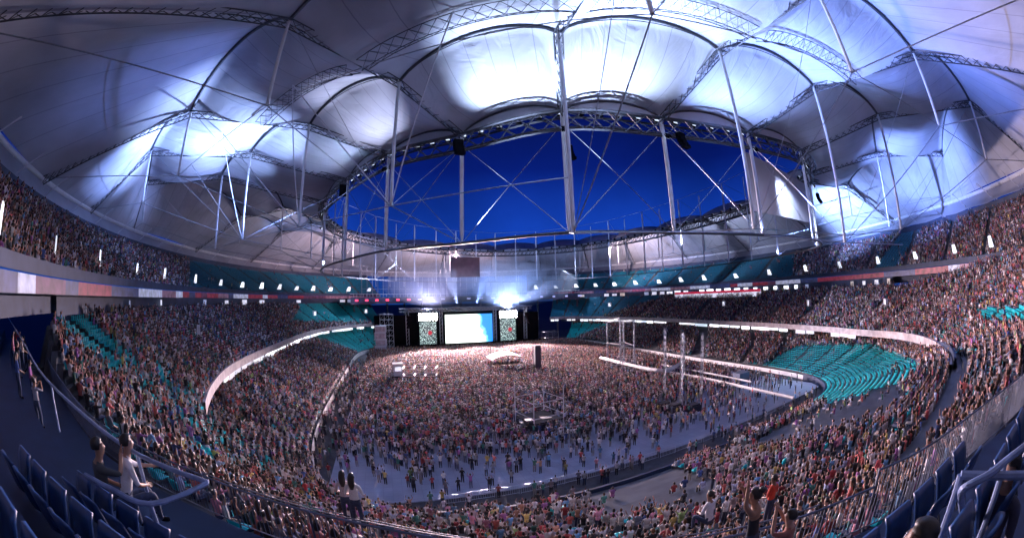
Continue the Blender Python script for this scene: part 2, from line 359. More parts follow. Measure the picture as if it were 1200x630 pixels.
wall_curve('lower', 0, rad(-35), GAP['lower'][0], -1.0, -.1, -.5, .25).build('front_wall', whitewall, stands['lower'])
wall_curve('lower', 0, GAP['lower'][1], rad(215), -1.1, .1, -.5, .2).build('front_wall', whitewall, stands['lower'])
wall_curve('lower', 0, rad(215), rad(325), -1.6, .3, -.5, .25).build('front_wall', bluewall, stands['lower'])
# suites and advertising band under the upper tier
boxwalls = [wall_curve('middle', 1, a_, b_, -.2, 2.3, .3, .3).build('box_wall', darkwall, stands['middle']) for a_, b_ in ((GAP['middle'][1], rad(217)), (rad(-37), GAP['middle'][0]))]
wall_curve('upper', 1, GAP['upper'][1], GAP['upper'][0] + 2 * PI, -.4, 1.3, .05, .3).build('back_wall', darkwall, stands['upper'])
def bandpts(th, off=0.0):
    p = tier_pt('upper', th, 0); d = (Vector((p.x, p.y, 0)) - Vector((CX, CY, 0))).normalized(); p = p + d * off; p.z = 21.2; return p
ths_all = arc_samples('upper', 0, GAP['upper'][1], GAP['upper'][0] + 2 * PI, 3.4)
adm = {k: mat('advert_' + k, tuple(v * .5 for v in c), .5, emit=c, estr=s_ * .6, noise=.75, nscale=.9) for k, c, s_ in (('red', (.40, .03, .07), .2), ('rose', (.42, .22, .32), .16), ('white', (.55, .58, .8), .4), ('plum', (.16, .05, .13), .2), ('navy', (.04, .06, .2), .2))}
parapet = wall_curve('upper', 0, GAP['upper'][1], GAP['upper'][0] + 2 * PI, -.2, .75, -.4, .18, 3).build('parapet', darkwall, stands['upper'])
kk = .5
for i in range(len(ths_all) - 1):
    t0, t1 = ths_all[i], ths_all[i + 1]; m = MB(); sub = np.linspace(t0, t1, 4)
    lo = [bandpts(t, -.5) + Vector((0, 0, -1.25)) for t in sub]; hi = [bandpts(t, -.5) + Vector((0, 0, -.12)) for t in sub]
    ribbon(m, lo, hi); lo2 = [bandpts(t, -.38) + Vector((0, 0, -1.25)) for t in sub]; hi2 = [bandpts(t, -.38) + Vector((0, 0, -.12)) for t in sub]
    ribbon(m, hi2, lo2); ribbon(m, hi, hi2); ribbon(m, lo2, lo)
    tm = (t0 + t1) / 2; kk = random.random() if i % 3 == 0 else (kk if random.random() < .75 else random.random())
    if rad(213) < tm < rad(232): kk = (.95, .75, .75, .65, .95, .1)[i % 6]
    left_ = rad(150) < tm < rad(250); rightn = tm > rad(310)
    col = 'red' if kk < .3 else 'rose' if kk < .5 else 'white' if kk < .68 else 'plum' if kk < .86 else 'navy'
    if not (left_ or rightn): col = 'plum' if kk < .7 else 'rose'
    p_ = m.build('advert_panel', adm[col], parapet)

wall_curve('upper', 0, GAP['upper'][1], GAP['upper'][0] + 2 * PI, -2.9, -.25, 1.2, .4, 3).build('underside_wall', darkwall, stands['upper'])
bn_ = MB(); tb = [th for th in np.linspace(rad(-10), rad(40), 120) if 790 < proj(tier_pt('middle', th, .9))[0][0] < 935]
for lo_, hi_, ci in ((-.1, 1.3, 0), (1.3, 2.1, 1)):
    bn_.cur = ci; A_ = [tier_pt('middle', t_, .9) for t_ in tb]; ribbon(bn_, [p + Vector((0, 0, lo_)) for p in A_], [p + Vector((0, 0, hi_)) for p in A_])
bn_.cur = 0; ribbon(bn_, [p + Vector((.1, 0, -.2)) for p in A_], [p + Vector((.1, 0, 2.09)) for p in A_])
tag(bn_.build('banner', [mat('banner_white', (.8, .8, .85), .5, emit=(.8, .8, 1), estr=.5), mat('banner_red', (.5, .02, .05), .5, emit=(.6, .01, .06), estr=.35)]), 'long red and white banner board in front of the right side boxes', 'banner')  # emission added so the board looks brightly lit
# deck slab under the upper tier front
m = MB(); ths = arc_samples('upper', 0, GAP['upper'][1], GAP['upper'][0] + 2 * PI, 3)
ribbon(m, [bandpts(t, -.5) + Vector((0, 0, -1.4)) for t in ths], [bandpts(t, 9) + Vector((0, 0, -1.4)) for t in ths]); m.build('underside', concrete, stands['upper'])

# portals (lit stair openings) at the foot of the upper tier, lit boxes below the band
def portal(tn, th, s, wdt, hgt, mt, name='portal'):
    p = tier_pt(tn, th, s); d = (Vector((CX, CY, 0)) - Vector((p.x, p.y, 0))).normalized(); side = Vector((-d.y, d.x, 0))
    a = math.atan2(side.y, side.x); m = MB()
    c = p + d * 1.0
    lean = random.uniform(.5, .9) * (1 if th > PI / 2 else -1); w2 = wdt * .35; hh = hgt * random.uniform(.85, 1.15); q_ = []
    for dd in (0, .12):
        for (uu, zz) in ((-wdt * .6, 0), (wdt * .6, 0), (lean * wdt * .6 + w2, hh), (lean * wdt * .6 - w2, hh)): v_ = c + side * uu - d * dd; q_.append((v_.x, v_.y, p.z + zz))
    m.quadlist(q_, [(0, 1, 2, 3), (7, 6, 5, 4), (0, 4, 5, 1), (1, 5, 6, 2), (2, 6, 7, 3), (3, 7, 4, 0)]); m.cur = 1
    if tn == 'upper': return m.build(name, [mat('stair_light_%d' % random.randint(0, 3), (.7, .7, .75), .5, emit=(.86, .9, 1), estr=random.uniform(.4, 1.3), noise=.4, nscale=.9), whitewall], stands[tn])
    m.box((c.x, c.y, p.z + hgt + .12), (wdt + .5, .5, .22), a)
    for sg in (-1, 1): q = c + side * sg * (wdt / 2 + .12); m.box((q.x, q.y, p.z + hgt / 2), (.22, .5, hgt), a)
    return m.build(name, [mt, whitewall], stands[tn])
for th in np.concatenate([np.arange(rad(122), rad(236), rad(7.3)), np.arange(rad(-56), rad(62), rad(7.3))]):
    portal('upper', th + random.uniform(-.01, .01), .2, 1.7, 1.7, glow)
for th in np.concatenate([np.arange(rad(125), rad(215), rad(9)), np.arange(rad(-50), rad(55), rad(9))]):
    if random.random() < .25: portal('middle', th, .55, 1.1, 1.4, glowsoft)
for i, th in enumerate(np.concatenate([arc_samples('middle', 1, rad(121), rad(216), 4.0), arc_samples('middle', 1, rad(-36), rad(57), 4.0)])):
    if random.random() < (.25 if th > rad(57) else .95 if rad(-18) < th < rad(2) else .45):
        p = tier_pt('middle', th, 1); d = (Vector((CX, CY, 0)) - Vector((p.x, p.y, 0))).normalized(); side = Vector((-d.y, d.x, 0)); a = math.atan2(side.y, side.x)
        m = MB(); c = p - d * .2; m.box((c.x, c.y, p.z + 1.3), (random.uniform(2.2, 3.95), .12, random.uniform(.9, 1.4)), a); m.build('box_window', glow if rad(-18) < th < rad(2) else mat('room_%d' % random.randint(0, 4), (.5, .5, .55), .5, emit=random.choice([(.8, .8, 1), (1, .8, .6), (.5, .6, 1)]), estr=random.uniform(.15, .7), noise=.5, nscale=.8), boxwalls[0 if th > rad(90) else 1])

# ------------------------------------------------------------------ roof
def rim(th): x, y = curve(th, 94, 122, 120, 2.0); return Vector((x, y, 34.0))
near = {'D': ((-15, 87), (-38, 78), (-57, 75)), 'C': ((-8, 70), (-26.6, 65.7), (-45, 58.5)), 'B': ((-.4, 56), (-13.1, 54.5), (-29.6, 46)),
        'A': ((9.3, 47.5), (.2, 41.6), (-11, 28.9)), 'G': ((19.4, 37.6), (15.0, 28.3), (13.2, 13)), 'E': ((32, 34.2), (32.3, 22.5), (30.4, 8)),
        'F': ((46.5, 31), (49.7, 19.6), (50, 3.6)), 'H': ((61, 30), (67.5, 15.5), (72, -2)), 'K': ((75, 36), (88, 23), (98, 8))}
def hit_rim(a, b):
    a, b = Vector(a), Vector(b); d = (b - a).normalized(); t = 0
    while True:
        p = b + d * t
        if ((p.x - CX) / 94) ** 2 + ((p.y - CY) / (122 if p.y < CY else 120)) ** 2 >= 1: return p
        t += .25
RADS = []
for k in 'DCBAGEFHK':
    i, n1, n2 = near[k]; r = hit_rim(n1, n2)
    RADS.append([Vector((*i, 42)), Vector((*n1, 46)), Vector((*n2, 45)), Vector((r.x, r.y, 34))])
rest = [(84.5, 52), (90, 73), (92, 95), (92, 116), (89, 136), (82, 154), (69, 169), (51, 177), (31, 173), (11, 161), (-5, 144), (-15, 124), (-18, 105)]
for x, y in rest:
    c = Vector((35, 100)); d = (Vector((x, y)) - c).normalized(); p = Vector((x, y)); r = hit_rim(c, p)
    L = (r - p).length; n1 = p + d * min(14, L * .3); n2 = p + d * min(29, L * .62)
    RADS.append([Vector((x, y, 42)), Vector((*n1, 45.5)), Vector((*n2, 43.5)), Vector((r.x, r.y, 34))])
NR = len(RADS); roof = empty('stadium_roof', (CX, CY, 34)); tag(roof, 'tented white fabric roof of dark trusses and white masts round an oval opening', 'roof')
ST = [(0, 0, 1), (1, 0, 1)]
def roof_pt(k, w_, s):
    """k bay, w across 0..1, s 0..3 along the radials"""
    a, b = RADS[k % NR], RADS[(k + 1) % NR]; i = min(2, int(s)); f = s - i
    p = a[i].lerp(a[i + 1], f).lerp(b[i].lerp(b[i + 1], f), w_)
    span = (a[i] - b[i]).length * (1 - f) + (a[i + 1] - b[i + 1]).length * f
    R = [.13, .165, .16, .02][i] * (1 - f) + [.13, .165, .16, .02][i + 1] * f
    if 9 <= k % NR <= 20: R *= .22 + .78 * (s / 3 if s > 0 else 0) * .5
    sag = math.sin(PI * f) * (.55, .6, .3)[i]
    arch = 4 * w_ * (1 - w_); arch = arch ** .8
    z = span * R * (1 - sag) * arch - math.sin(PI * f) * (.8, 1.3, .8)[i] * (1 - .3 * arch)
    if i == 2:       # follow the curved rim, not its chord
        A = math.atan2(a[3].y - CY, a[3].x - CX); B = math.atan2(b[3].y - CY, b[3].x - CX); dA = (B - A + PI) % (2 * PI) - PI; th = A + dA * w_
        q = a[3].lerp(b[3], w_); e_ = Vector((CX + (q.x - CX), CY + (q.y - CY), 0)); rr = math.sqrt(((q.x - CX) / 94) ** 2 + ((q.y - CY) / (122 if q.y < CY else 120)) ** 2)
        p.x += (q.x - CX) * (1 / rr - 1) * f * f; p.y += (q.y - CY) * (1 / rr - 1) * f * f
    return Vector((p.x, p.y, p.z + z))
for k in range(NR):
    nw, ns = 18, 36; vs = [roof_pt(k, i / nw, 3 * j / ns) for j in range(ns + 1) for i in range(nw + 1)]
    m = MB(); m.quadlist(vs, [(j * (nw + 1) + i, j * (nw + 1) + i + 1, (j + 1) * (nw + 1) + i + 1, (j + 1) * (nw + 1) + i) for j in range(ns) for i in range(nw)])
    o_ = m.build('fabric_bay', fabric, roof, smooth=True); uvl = o_.data.uv_layers.new(name='UVMap'); idx = np.empty(len(o_.data.loops), np.int32); o_.data.loops.foreach_get('vertex_index', idx)
    uvl.data.foreach_set('uv', np.stack([(idx % (nw + 1)) / nw, (idx // (nw + 1)) / ns * 3], 1).astype(np.float32).ravel())
    if k in (2, 3, 4, 5):      # broad lattice arch just outside the nodes
        m = MB(); m.truss([roof_pt(k, .03 + .94 * i / 14, 1.42) - Vector((0, 0, .5)) for i in range(15)], .8, 2.2, .06, .9); m.build('arch_truss', steeld, roof)
    m = MB(); a_, b_ = RADS[k][0], RADS[(k + 1) % NR][0]      # fabric closing the edge arch down to the ring
    ribbon(m, [a_.lerp(b_, i / 16) + Vector((0, 0, -.5)) for i in range(17)], [roof_pt(k, i / 16, 0) for i in range(17)]); m.build('edge_cap', fabric, roof, smooth=True)
    # arches along the bay edges
    for s, r in ((0, .16), (1, .2), (2, .2)):
        m = MB(); m.path([roof_pt(k, i / 16, s) - Vector((0, 0, .22)) for i in range(17)], r, 5)
        if s == 1 and k < 9:     # lattice arch with an inner chord
            m.path([roof_pt(k, i / 16, s) - Vector((0, 0, .22 + .5 * math.sin(PI * i / 16))) for i in range(17)], .08, 4)
        m.build('arch', steeld, roof)
    a = RADS[k]
    m = MB(); pts = [a[0] + Vector((0, 0, -.3)), a[1] + Vector((0, 0, -.3)), a[2] + Vector((0, 0, -.3)), a[3] + Vector((0, 0, -.1))]
    if k < 9 or k == NR - 1: m.truss(pts, .9, .9, .085, 1.3)
    else: m.truss(pts, 1.0, 1.0, .10, 3.0)
    m.build('radial_truss', steeld, roof)
# lattice walkway curls visible through the fabric above the nearest bays
# inner ring truss
IN = [r[0] for r in RADS]; ring = catmull(IN, 5, True)
m = MB(); m.truss([p + Vector((0, 0, -.7)) for p in ring] + [ring[0] + Vector((0, 0, -.7))], 2.1, 2.2, .17, 1.9, rb=.10)
m.build('ring_truss', steeld, roof)
m = MB(); m.path([p + Vector((0, 0, -.35)) for p in ring], .16, 5, True); m.path([p + Vector((0, 0, -2.5)) for p in ring], .14, 5, True); m.build('ring_walkway', steeld, roof)
# masts, cables, rings
mast_low = [Vector((r[0].x, r[0].y, 26.8)) for r in RADS]; mast_top = [Vector((r[0].x, r[0].y, 50.5)) for r in RADS]
for k in range(NR):
    m = MB(); a, b = mast_low[k], mast_top[k]; mid = a.lerp(b, .5)
    R = .27
    m.tube(a, a + Vector((0, 0, 1.2)), .1, 8, R); m.tube(a + Vector((0, 0, 1.2)), b - Vector((0, 0, 1.5)), R, 8); m.tube(b - Vector((0, 0, 1.5)), b, R, 8, .1)
    m.build('mast', steelw, roof, smooth=False)
    if k >= 9:      # the far side carries twice as many slim masts
        o_ = a.lerp(mast_low[(k + 1) % NR], .5); m = MB(); m.tube(o_, o_ + Vector((0, 0, 22.5)), .17, 6); m.build('mast', steelw, roof)
    else:
        m = MB()
        for q_ in ((k, k - 1) if k in (1, 2, 3) else ()):
            m.tube((RADS[k][1].x, RADS[k][1].y, 30 if k < 4 else 27), roof_pt(q_ % NR, .5, 1.5) - Vector((0, 0, .2)), .075, 5)
        if m.v: m.build('raking_strut', steelw, roof)
    r = RADS[k]; low = (30, 30, 30, 30, 25.1, 25.5, 24.6, 27, 30)[k] if k < 9 else 33
    m = MB(); t = r[1]; m.tube((t.x, t.y, low), (t.x, t.y, t.z), .2, 8); m.build('mast', steelw, roof)
    m = MB(); t = r[2]; l2 = 35.5
    m.tube((t.x, t.y, l2), (t.x, t.y, t.z - .2), .17, 7); m.build('strut', steelw, roof)
    # V struts from foot of outer mast to the neighbours' nodes
    m = MB()
    for j in (k - 1, k + 1):
        o = RADS[j % NR]; m.tube(mast_low[k], o[0] + Vector((0, 0, -2)), .045, 4); m.tube(mast_top[k], mast_top[j % NR], .05, 4) if j > k else None
    m.tube(mast_low[k], (r[1].x, r[1].y, low), .07, 4); m.tube((r[1].x, r[1].y, low), (r[2].x, r[2].y, l2), .06, 4)
    m.tube((r[2].x, r[2].y, l2), r[3], .06, 4); m.tube((r[1].x, r[1].y, low), r[2], .035, 4); m.tube((r[1].x, r[1].y, low), r[0] + Vector((0, 0, -2)), .035, 4)
    nx = RADS[(k + 1) % NR]; m.tube((r[1].x, r[1].y, low), (nx[1].x, nx[1].y, low), .06, 4)
    m.tube((r[2].x, r[2].y, l2), (nx[2].x, nx[2].y, l2), .05, 4)
    m.tube(mast_top[k], r[1], .05, 4)
    m.build('tension_cable', galv, roof)
m = MB(); m.path(catmull(mast_low, 4, True), .2, 6, True); m.build('lower_ring_cable', steeld, roof)
rp = [rim(t) for t in np.linspace(0, 2 * PI, 120, endpoint=False)]
m = MB(); m.path(rp, .38, 8, True); m.build('rim_tube', steelw, roof)
m = MB()
out_ = [curve(t_, 92.6, 120.6, 118.6, 2.0) for t_ in np.linspace(0, 2 * PI, 121)]
ribbon(m, [Vector((x, y, 31.2 + .25 * (i % 2))) for i, (x, y) in enumerate(out_)], [p + Vector((0, 0, -.3)) for p in rp + [rp[0]]]); m.build('rim_skirt', fabric, roof)
# rim hangers: short white posts below the outer part of the roof
cols = []
for i, t in enumerate(np.arange(0, 2 * PI, rad(5))):
    p = rim(t); c = Vector((CX, CY, 34)); d = (c - p); d.z = 0; d.normalize(); q = p + d * 4.5
    m = MB(); m.tube((p.x, p.y, 26 if GAP['upper'][0] < t < GAP['upper'][1] else 29.5), p, .16, 6); m.tube((q.x, q.y, 34.6), (p.x, p.y, 31), .09, 5); m.build('rim_post', steelw, roof)
# floodlights on the ring truss
fl = []
def floodlight():
    e_ = empty('floodlight', (0, 0, 0)); m = MB(); m.box((0, 0, 0), (.75, .35, .6)); h = m.build('housing', black, e_, local=True)
    m = MB(); m.box((0, -.2, 0), (.66, .06, .5)); m.build('lens', lampm, h, local=True); m = MB(); m.path([(-.42, .05, 0), (-.42, .08, .42), (0, .1, .46), (.42, .08, .42), (.42, .05, 0)], .04, 4); m.build('bracket', galv, e_, local=True)
    return e_
ORD = 'first second third fourth fifth sixth seventh eighth ninth tenth eleventh twelfth thirteenth fourteenth fifteenth sixteenth seventeenth eighteenth nineteenth'.split()
TENS = {2: 'twent', 3: 'thirt', 4: 'fort', 5: 'fift', 6: 'sixt', 7: 'sevent', 8: 'eight', 9: 'ninet'}
def ordn(i):
    n_ = i + 1
    if n_ < 20: return ORD[n_ - 1]
    if n_ >= 100: return 'hundred-and-' + ordn(i - 100) if n_ > 100 else 'hundredth'
    return TENS[n_ // 10] + 'ieth' if n_ % 10 == 0 else TENS[n_ // 10] + 'y-' + ORD[n_ % 10 - 1]
f0 = floodlight(); N = len(ring); nfl = 0; fls = []
for i in range(N):
    p = ring[i]; c = Vector((35, 100, 0)); d = Vector((p.x, p.y, 0)) - c; d.normalize()
    for where in ((0,) if (i % 5) else (0, 1)):
        o = f0 if nfl == 0 else copy_tree(f0); q = p - d * 1.1 if where == 0 else p + d * .9
        o.location = (q.x, q.y, p.z - (.15 if where == 0 else 3.1)); o.rotation_euler = (rad(-25 if where == 0 else 25), 0, math.atan2(d.y, d.x) - PI / 2 + (0 if where else PI)); nfl += 1
        part_ = 'near' if p.y < 62 else 'far' if p.y > 142 else 'left' if p.x < 35 else 'right'
        fls.append((part_, 'hung below' if where else 'clamped on top of', float(proj(o.location)[0][0]), o))
for key in sorted({f[:2] for f in fls}):
    for q, f in enumerate(sorted([f for f in fls if f[:2] == key], key=lambda f: f[2])):
        tag(f[3], 'small black floodlight %s the %s ring truss, %s from its left end' % (key[1], key[0], ordn(q)), 'floodlight', 'floodlights on the roof ring truss')
# line-array speakers hanging from the ring truss
sp0 = None
def speaker_array(loc, rz, n, label, scale=1.0):
    e_ = empty('speaker_array', loc, rz); tag(e_, label, 'speaker', 'speaker arrays')
    for i in range(n):
        m = MB(); t = -.04 * i * i; m.box((0, t, -.45 * i), (1.25 * scale, .7 * scale, .42)); m.build('speaker_cabinet', black, e_, local=True)
    m = MB(); m.tube((0, 0, .2), (0, 0, 1.6), .04, 4); m.box((0, 0, .3), (1.1, .6, .1)); m.build('rigging', steeld, e_, local=True)
    return e_
for (px, py, lab) in ((537, 166, 'black speaker array hung at the ring truss left of the centre mast'), (797, 158, 'black speaker array hung at the ring truss right of the centre mast'),
                      (665, 172, 'black speaker array hung beside the centre mast'), (402, 218, 'black speaker array hung at the left bend of the ring truss'), (958, 228, 'black speaker array hung at the right bend of the ring truss')):
    p = P(px, py, 39.6); speaker_array(p, .2, 5, lab)
# white side banner of the opening on the right
m = MB(); b0 = RADS[6]; q1 = P(868, 175, 41); q2 = P(946, 212, 41); q3 = Vector((q2.x, q2.y, 32.0)); q4 = Vector((q1.x, q1.y, 31.3)); q2.z -= 1.0
g = [[q1.lerp(q2, i / 8).lerp(q4.lerp(q3, i / 8), j / 6) + Vector((0, 0, -.5 * math.sin(PI * j / 6))) for i in range(9)] for j in range(7)]
m.quadlist([p for r_ in g for p in r_], [(j * 9 + i, j * 9 + i + 1, (j + 1) * 9 + i + 1, (j + 1) * 9 + i) for j in range(6) for i in range(8)])
tag(m.build('fabric_sail', fabric, None, smooth=True), 'pale fabric sail hanging at the right end of the roof opening', 'sail')

# ------------------------------------------------------------------ hanging big screen seen from behind
c = P(545, 313, 27.0)
c = PD(545, 313, 150); ang = math.atan2(c.x, c.y)
e_ = empty('scoreboard', c, -ang * .8); tag(e_, 'square dark grey back of a screen hanging under the far roof edge', 'scoreboard')
m = MB(); m.box((0, 0, 0), (11.4, .8, 7.6)); m.build('cabinet', mat('screen_back', (.22, .17, .2), .6, noise=.2, nscale=.5), e_, local=True)
for x in (-4.2, 4.2): m = MB(); m.tube((x, 0, 3.8), (x, 0, 9), .12, 5); m.build('hanger', galv, e_, local=True)
for z in (3.85, -3.85): m = MB(); m.box((0, 0, z), (11.8, .9, .1)); m.build('edge_trim', galv, e_, local=True)

# ------------------------------------------------------------------ stage
SV = 147.5
st = empty('concert_stage', (31, SV, 0)); tag(st, 'wide black concert stage with lattice roof before the open far end', 'stage')
m = MB(); m.box((31, SV + 6, 1.0), (56, 13, 2.0)); m.build('deck', black, st)
m = MB()
for x in (7, 20.2, 42, 55):
    for dx in (-.5, .5):
        for dy in (-.5, .5): m.tube((x + dx, SV + 1.5 + dy, 0), (x + dx, SV + 1.5 + dy, 15.5), .09, 4)
    for z in np.arange(.5, 15.5, 1.4): m.tube((x - .5, SV + 1, z), (x + .5, SV + 1, z + 1.4), .05, 3); m.tube((x + .5, SV + 1, z), (x + .5, SV + 2, z + 1.4), .05, 3)
m.truss([(4, SV + 1.5, 15.8), (58, SV + 1.5, 15.8)], 1.3, 1.3, .1, 1.5); m.truss([(4, SV + 12, 15.8), (58, SV + 12, 15.8)], 1.3, 1.3, .1, 1.5)
for x in (7, 31, 55): m.truss([(x, SV + 1.5, 15.8), (x, SV + 12, 15.8)], 1.2, 1.2, .1, 1.5)
m.build('lattice_roof', galv, st)
m = MB()
for x0, x1 in ((-6, 9.5), (52.5, 62)): m.box(((x0 + x1) / 2, SV + 8, 6.5), (x1 - x0, 7, 13))
m.box((31, SV + 12.5, 7.5), (48, .3, 15)); m.build('black_drape', black, st)
m = MB(); m.box((31, SV + .2, 1.0), (64, .3, 2.0)); m.build('front_skirt', black, st)

def screen_mat(kind):
    m_ = bpy.data.materials.new('screen_' + kind); m_.use_nodes = True; t = m_.node_tree; b = t.nodes['Principled BSDF']; b.inputs['Base Color'].default_value = (.02, .02, .02, 1)
    tc_ = t.nodes.new('ShaderNodeTexCoord'); se = t.nodes.new('ShaderNodeSeparateXYZ'); t.links.new(tc_.outputs['Object'], se.inputs[0])
    cr = t.nodes.new('ShaderNodeValToRGB'); n = t.nodes.new('ShaderNodeTexNoise'); n.inputs['Detail'].default_value = 5
    if kind == 'main':
        n.inputs['Scale'].default_value = .35; t.links.new(tc_.outputs['Object'], n.inputs['Vector'])
        mr = t.nodes.new('ShaderNodeMapRange'); mr.inputs['From Min'].default_value = 2.0; mr.inputs['From Max'].default_value = 8.0
        t.links.new(se.outputs['X'], mr.inputs['Value']); ma = t.nodes.new('ShaderNodeMath'); ma.operation = 'MULTIPLY_ADD'; ma.inputs[1].default_value = .75
        t.links.new(mr.outputs[0], ma.inputs[0]); m2 = t.nodes.new('ShaderNodeMath'); m2.operation = 'MULTIPLY'; m2.inputs[1].default_value = .5; t.links.new(n.outputs['Fac'], m2.inputs[0]); t.links.new(m2.outputs[0], ma.inputs[2])
        mz = t.nodes.new('ShaderNodeMath'); mz.operation = 'MULTIPLY_ADD'; mz.inputs[1].default_value = .035; t.links.new(se.outputs['Z'], mz.inputs[0]); t.links.new(ma.outputs[0], mz.inputs[2])
        t.links.new(mz.outputs[0], cr.inputs[0]); el = cr.color_ramp.elements
        el[0].position = .55; el[0].color = (.85, 1, .93, 1); el[1].position = .8; el[1].color = (.01, .16, .6, 1)
        x = cr.color_ramp.elements.new(.66); x.color = (.2, .6, .95, 1); s_ = 1.5
    else:
        v = t.nodes.new('ShaderNodeTexVoronoi'); v.inputs['Scale'].default_value = 1.6; v.feature = 'DISTANCE_TO_EDGE'; t.links.new(tc_.outputs['Object'], v.inputs['Vector'])
        t.links.new(v.outputs['Distance'], cr.inputs[0]); el = cr.color_ramp.elements
        el[0].position = .1; el[0].color = (.004, .02, .03, 1); el[1].position = .32; el[1].color = (.62, .85, .82, 1); s_ = .9
        ln = t.nodes.new('ShaderNodeVectorMath'); ln.operation = 'DISTANCE'; ln.inputs[1].default_value = (.8, -.1, .2); t.links.new(tc_.outputs['Object'], ln.inputs[0])
        lt = t.nodes.new('ShaderNodeMath'); lt.operation = 'LESS_THAN'; lt.inputs[1].default_value = .85; t.links.new(ln.outputs['Value'], lt.inputs[0])
        mx = t.nodes.new('ShaderNodeMix'); mx.data_type = 'RGBA'; t.links.new(lt.outputs[0], mx.inputs[0]); t.links.new(cr.outputs[0], mx.inputs[6]); mx.inputs[7].default_value = (.35, .01, .03, 1)
        t.links.new(mx.outputs[2], b.inputs['Emission Color']); b.inputs['Emission Strength'].default_value = s_; return m_
    t.links.new(cr.outputs[0], b.inputs['Emission Color']); b.inputs['Emission Strength'].default_value = s_
    return m_
m = MB(); nu, nv = 32, 16; vs = [(41 + 44 * math.sin(PI * j / nv) * math.cos(2 * PI * i / nu), 159 + 19 * math.sin(PI * j / nv) * math.sin(2 * PI * i / nu), 25 + 11 * math.cos(PI * j / nv)) for j in range(nv + 1) for i in range(nu)]
m.quadlist(vs, [(j * nu + i, (j + 1) * nu + i, (j + 1) * nu + (i + 1) % nu, j * nu + (i + 1) % nu) for j in range(nv) for i in range(nu)])
sm_ = bpy.data.materials.new('smoke'); sm_.use_nodes = True; sn = sm_.node_tree; sn.nodes.remove(sn.nodes['Principled BSDF']); pv = sn.nodes.new('ShaderNodeVolumePrincipled')
pv.inputs['Color'].default_value = (.85, .88, 1, 1); pv.inputs['Density'].default_value = .02; pv.inputs['Anisotropy'].default_value = .25; sn.links.new(pv.outputs[0], sn.nodes['Material Output'].inputs['Volume'])
tag(m.build('stage_smoke', sm_), 'thin lit smoke drifting above and around the stage', 'smoke', None, 'stuff')
def video_screen(x, w_, z0, z1, kind, label):
    e_ = empty('video_screen', (x, SV + .9, (z0 + z1) / 2)); tag(e_, label, 'screen')
    m = MB(); m.box((x, SV + .8, (z0 + z1) / 2), (w_, .1, z1 - z0)); o = m.build('display', screen_mat(kind), e_)
    # display keeps object coordinates centred on the screen
    o.data.transform(Matrix.Translation(-Vector((x, SV + .8, (z0 + z1) / 2)))); o.matrix_parent_inverse = Matrix(); o.location = (0, -.1, 0)
    m = MB(); hw = w_ / 2 + .15; m.path([(x - hw, SV + .9, z0 - .15), (x - hw, SV + .9, z1 + .15), (x + hw, SV + .9, z1 + .15), (x + hw, SV + .9, z0 - .15)], .17, 4, True)
    m.build('frame', black, e_)
video_screen(31.2, 19.0, 1.9, 13.2, 'main', 'large main stage screen showing a white picture with blue right edge')
video_screen(14.9, 6.6, 1.8, 10.6, 'side', 'teal and red patterned side screen left of the main screen')
video_screen(47.3, 6.6, 1.8, 10.6, 'side', 'teal and red patterned side screen right of the main screen')
def wash(x, label):
    e_ = empty('light_bank', (x, SV + .3, 12.5)); tag(e_, label, 'stage light')
    for r_ in range(3):
        for i in range(6):
            cx = x - 3.2 + i * 1.28; cz = 11.6 + r_ * 1.0
            m = MB(); m.tube((cx, SV + .4, cz), (cx, SV - .08, cz), .5, 8); h_ = m.build('housing', black, e_)
            m = MB(); m.tube((cx, SV - .1, cz), (cx, SV - .25, cz), .44, 10); o_ = m.build('lamp', mat('blinder_glass', (1, 1, 1), .3, emit=(1, .97, .98), estr=30), h_)
wash(15.0, 'blazing white light bank above the left side screen'); wash(47.2, 'blazing white light bank above the right side screen')
speaker_array((7.6, SV - 1, 13), 0, 10, 'tall black speaker array at the left edge of the stage', 1.3); speaker_array((55.0, SV - 1, 13), 0, 10, 'tall black speaker array at the right edge of the stage', 1.3)
# scaffold and containers left of the stage
def scaffold(name, c, sx, sy, h, nx, ny, label, cat='scaffold', deck=None, r=.06, step=2.0, mt=galv, brace=True, rz=0.0, group=None):
    e_ = empty(name, c, rz); tag(e_, label, cat, group); loc = Vector(c)
    X = np.linspace(-sx / 2, sx / 2, nx); Y = np.linspace(-sy / 2, sy / 2, ny)
    R = Matrix.Rotation(rz, 3, 'Z')
    L = lambda x, y, z: R @ Vector((x, y, z)) + loc
    for x in X:
        for y in Y: m = MB(); m.tube(L(x, y, 0), L(x, y, h), r, 5); m.box(L(x, y, .04), (.3, .3, .06)); m.build('post', mt, e_)
    m = MB()
    for z in np.arange(step, h + .01, step):
        for x in X: m.tube(L(x, Y[0], z), L(x, Y[-1], z), r * .7, 4)
        for y in Y: m.tube(L(X[0], y, z), L(X[-1], y, z), r * .7, 4)
    if brace:
        for z in np.arange(0, h - step + .01, step):
            for i in range(nx - 1): m.tube(L(X[i], Y[0], z), L(X[i + 1], Y[0], z + step), r * .5, 4)
    m.build('ledger', mt, e_)
    if deck is not None: m = MB(); m.box(L(0, 0, deck), (sx, sy, .15), rz); m.build('deck', mat('deck_boards', (.04, .042, .05), .9, noise=.3, nscale=2, spec=0), e_)
    return e_
scaffold('scaffold_tower', (-1, SV - 2, 0), 5, 3, 14, 4, 2, 'pale scaffold tower at the left end of the stage', step=2)
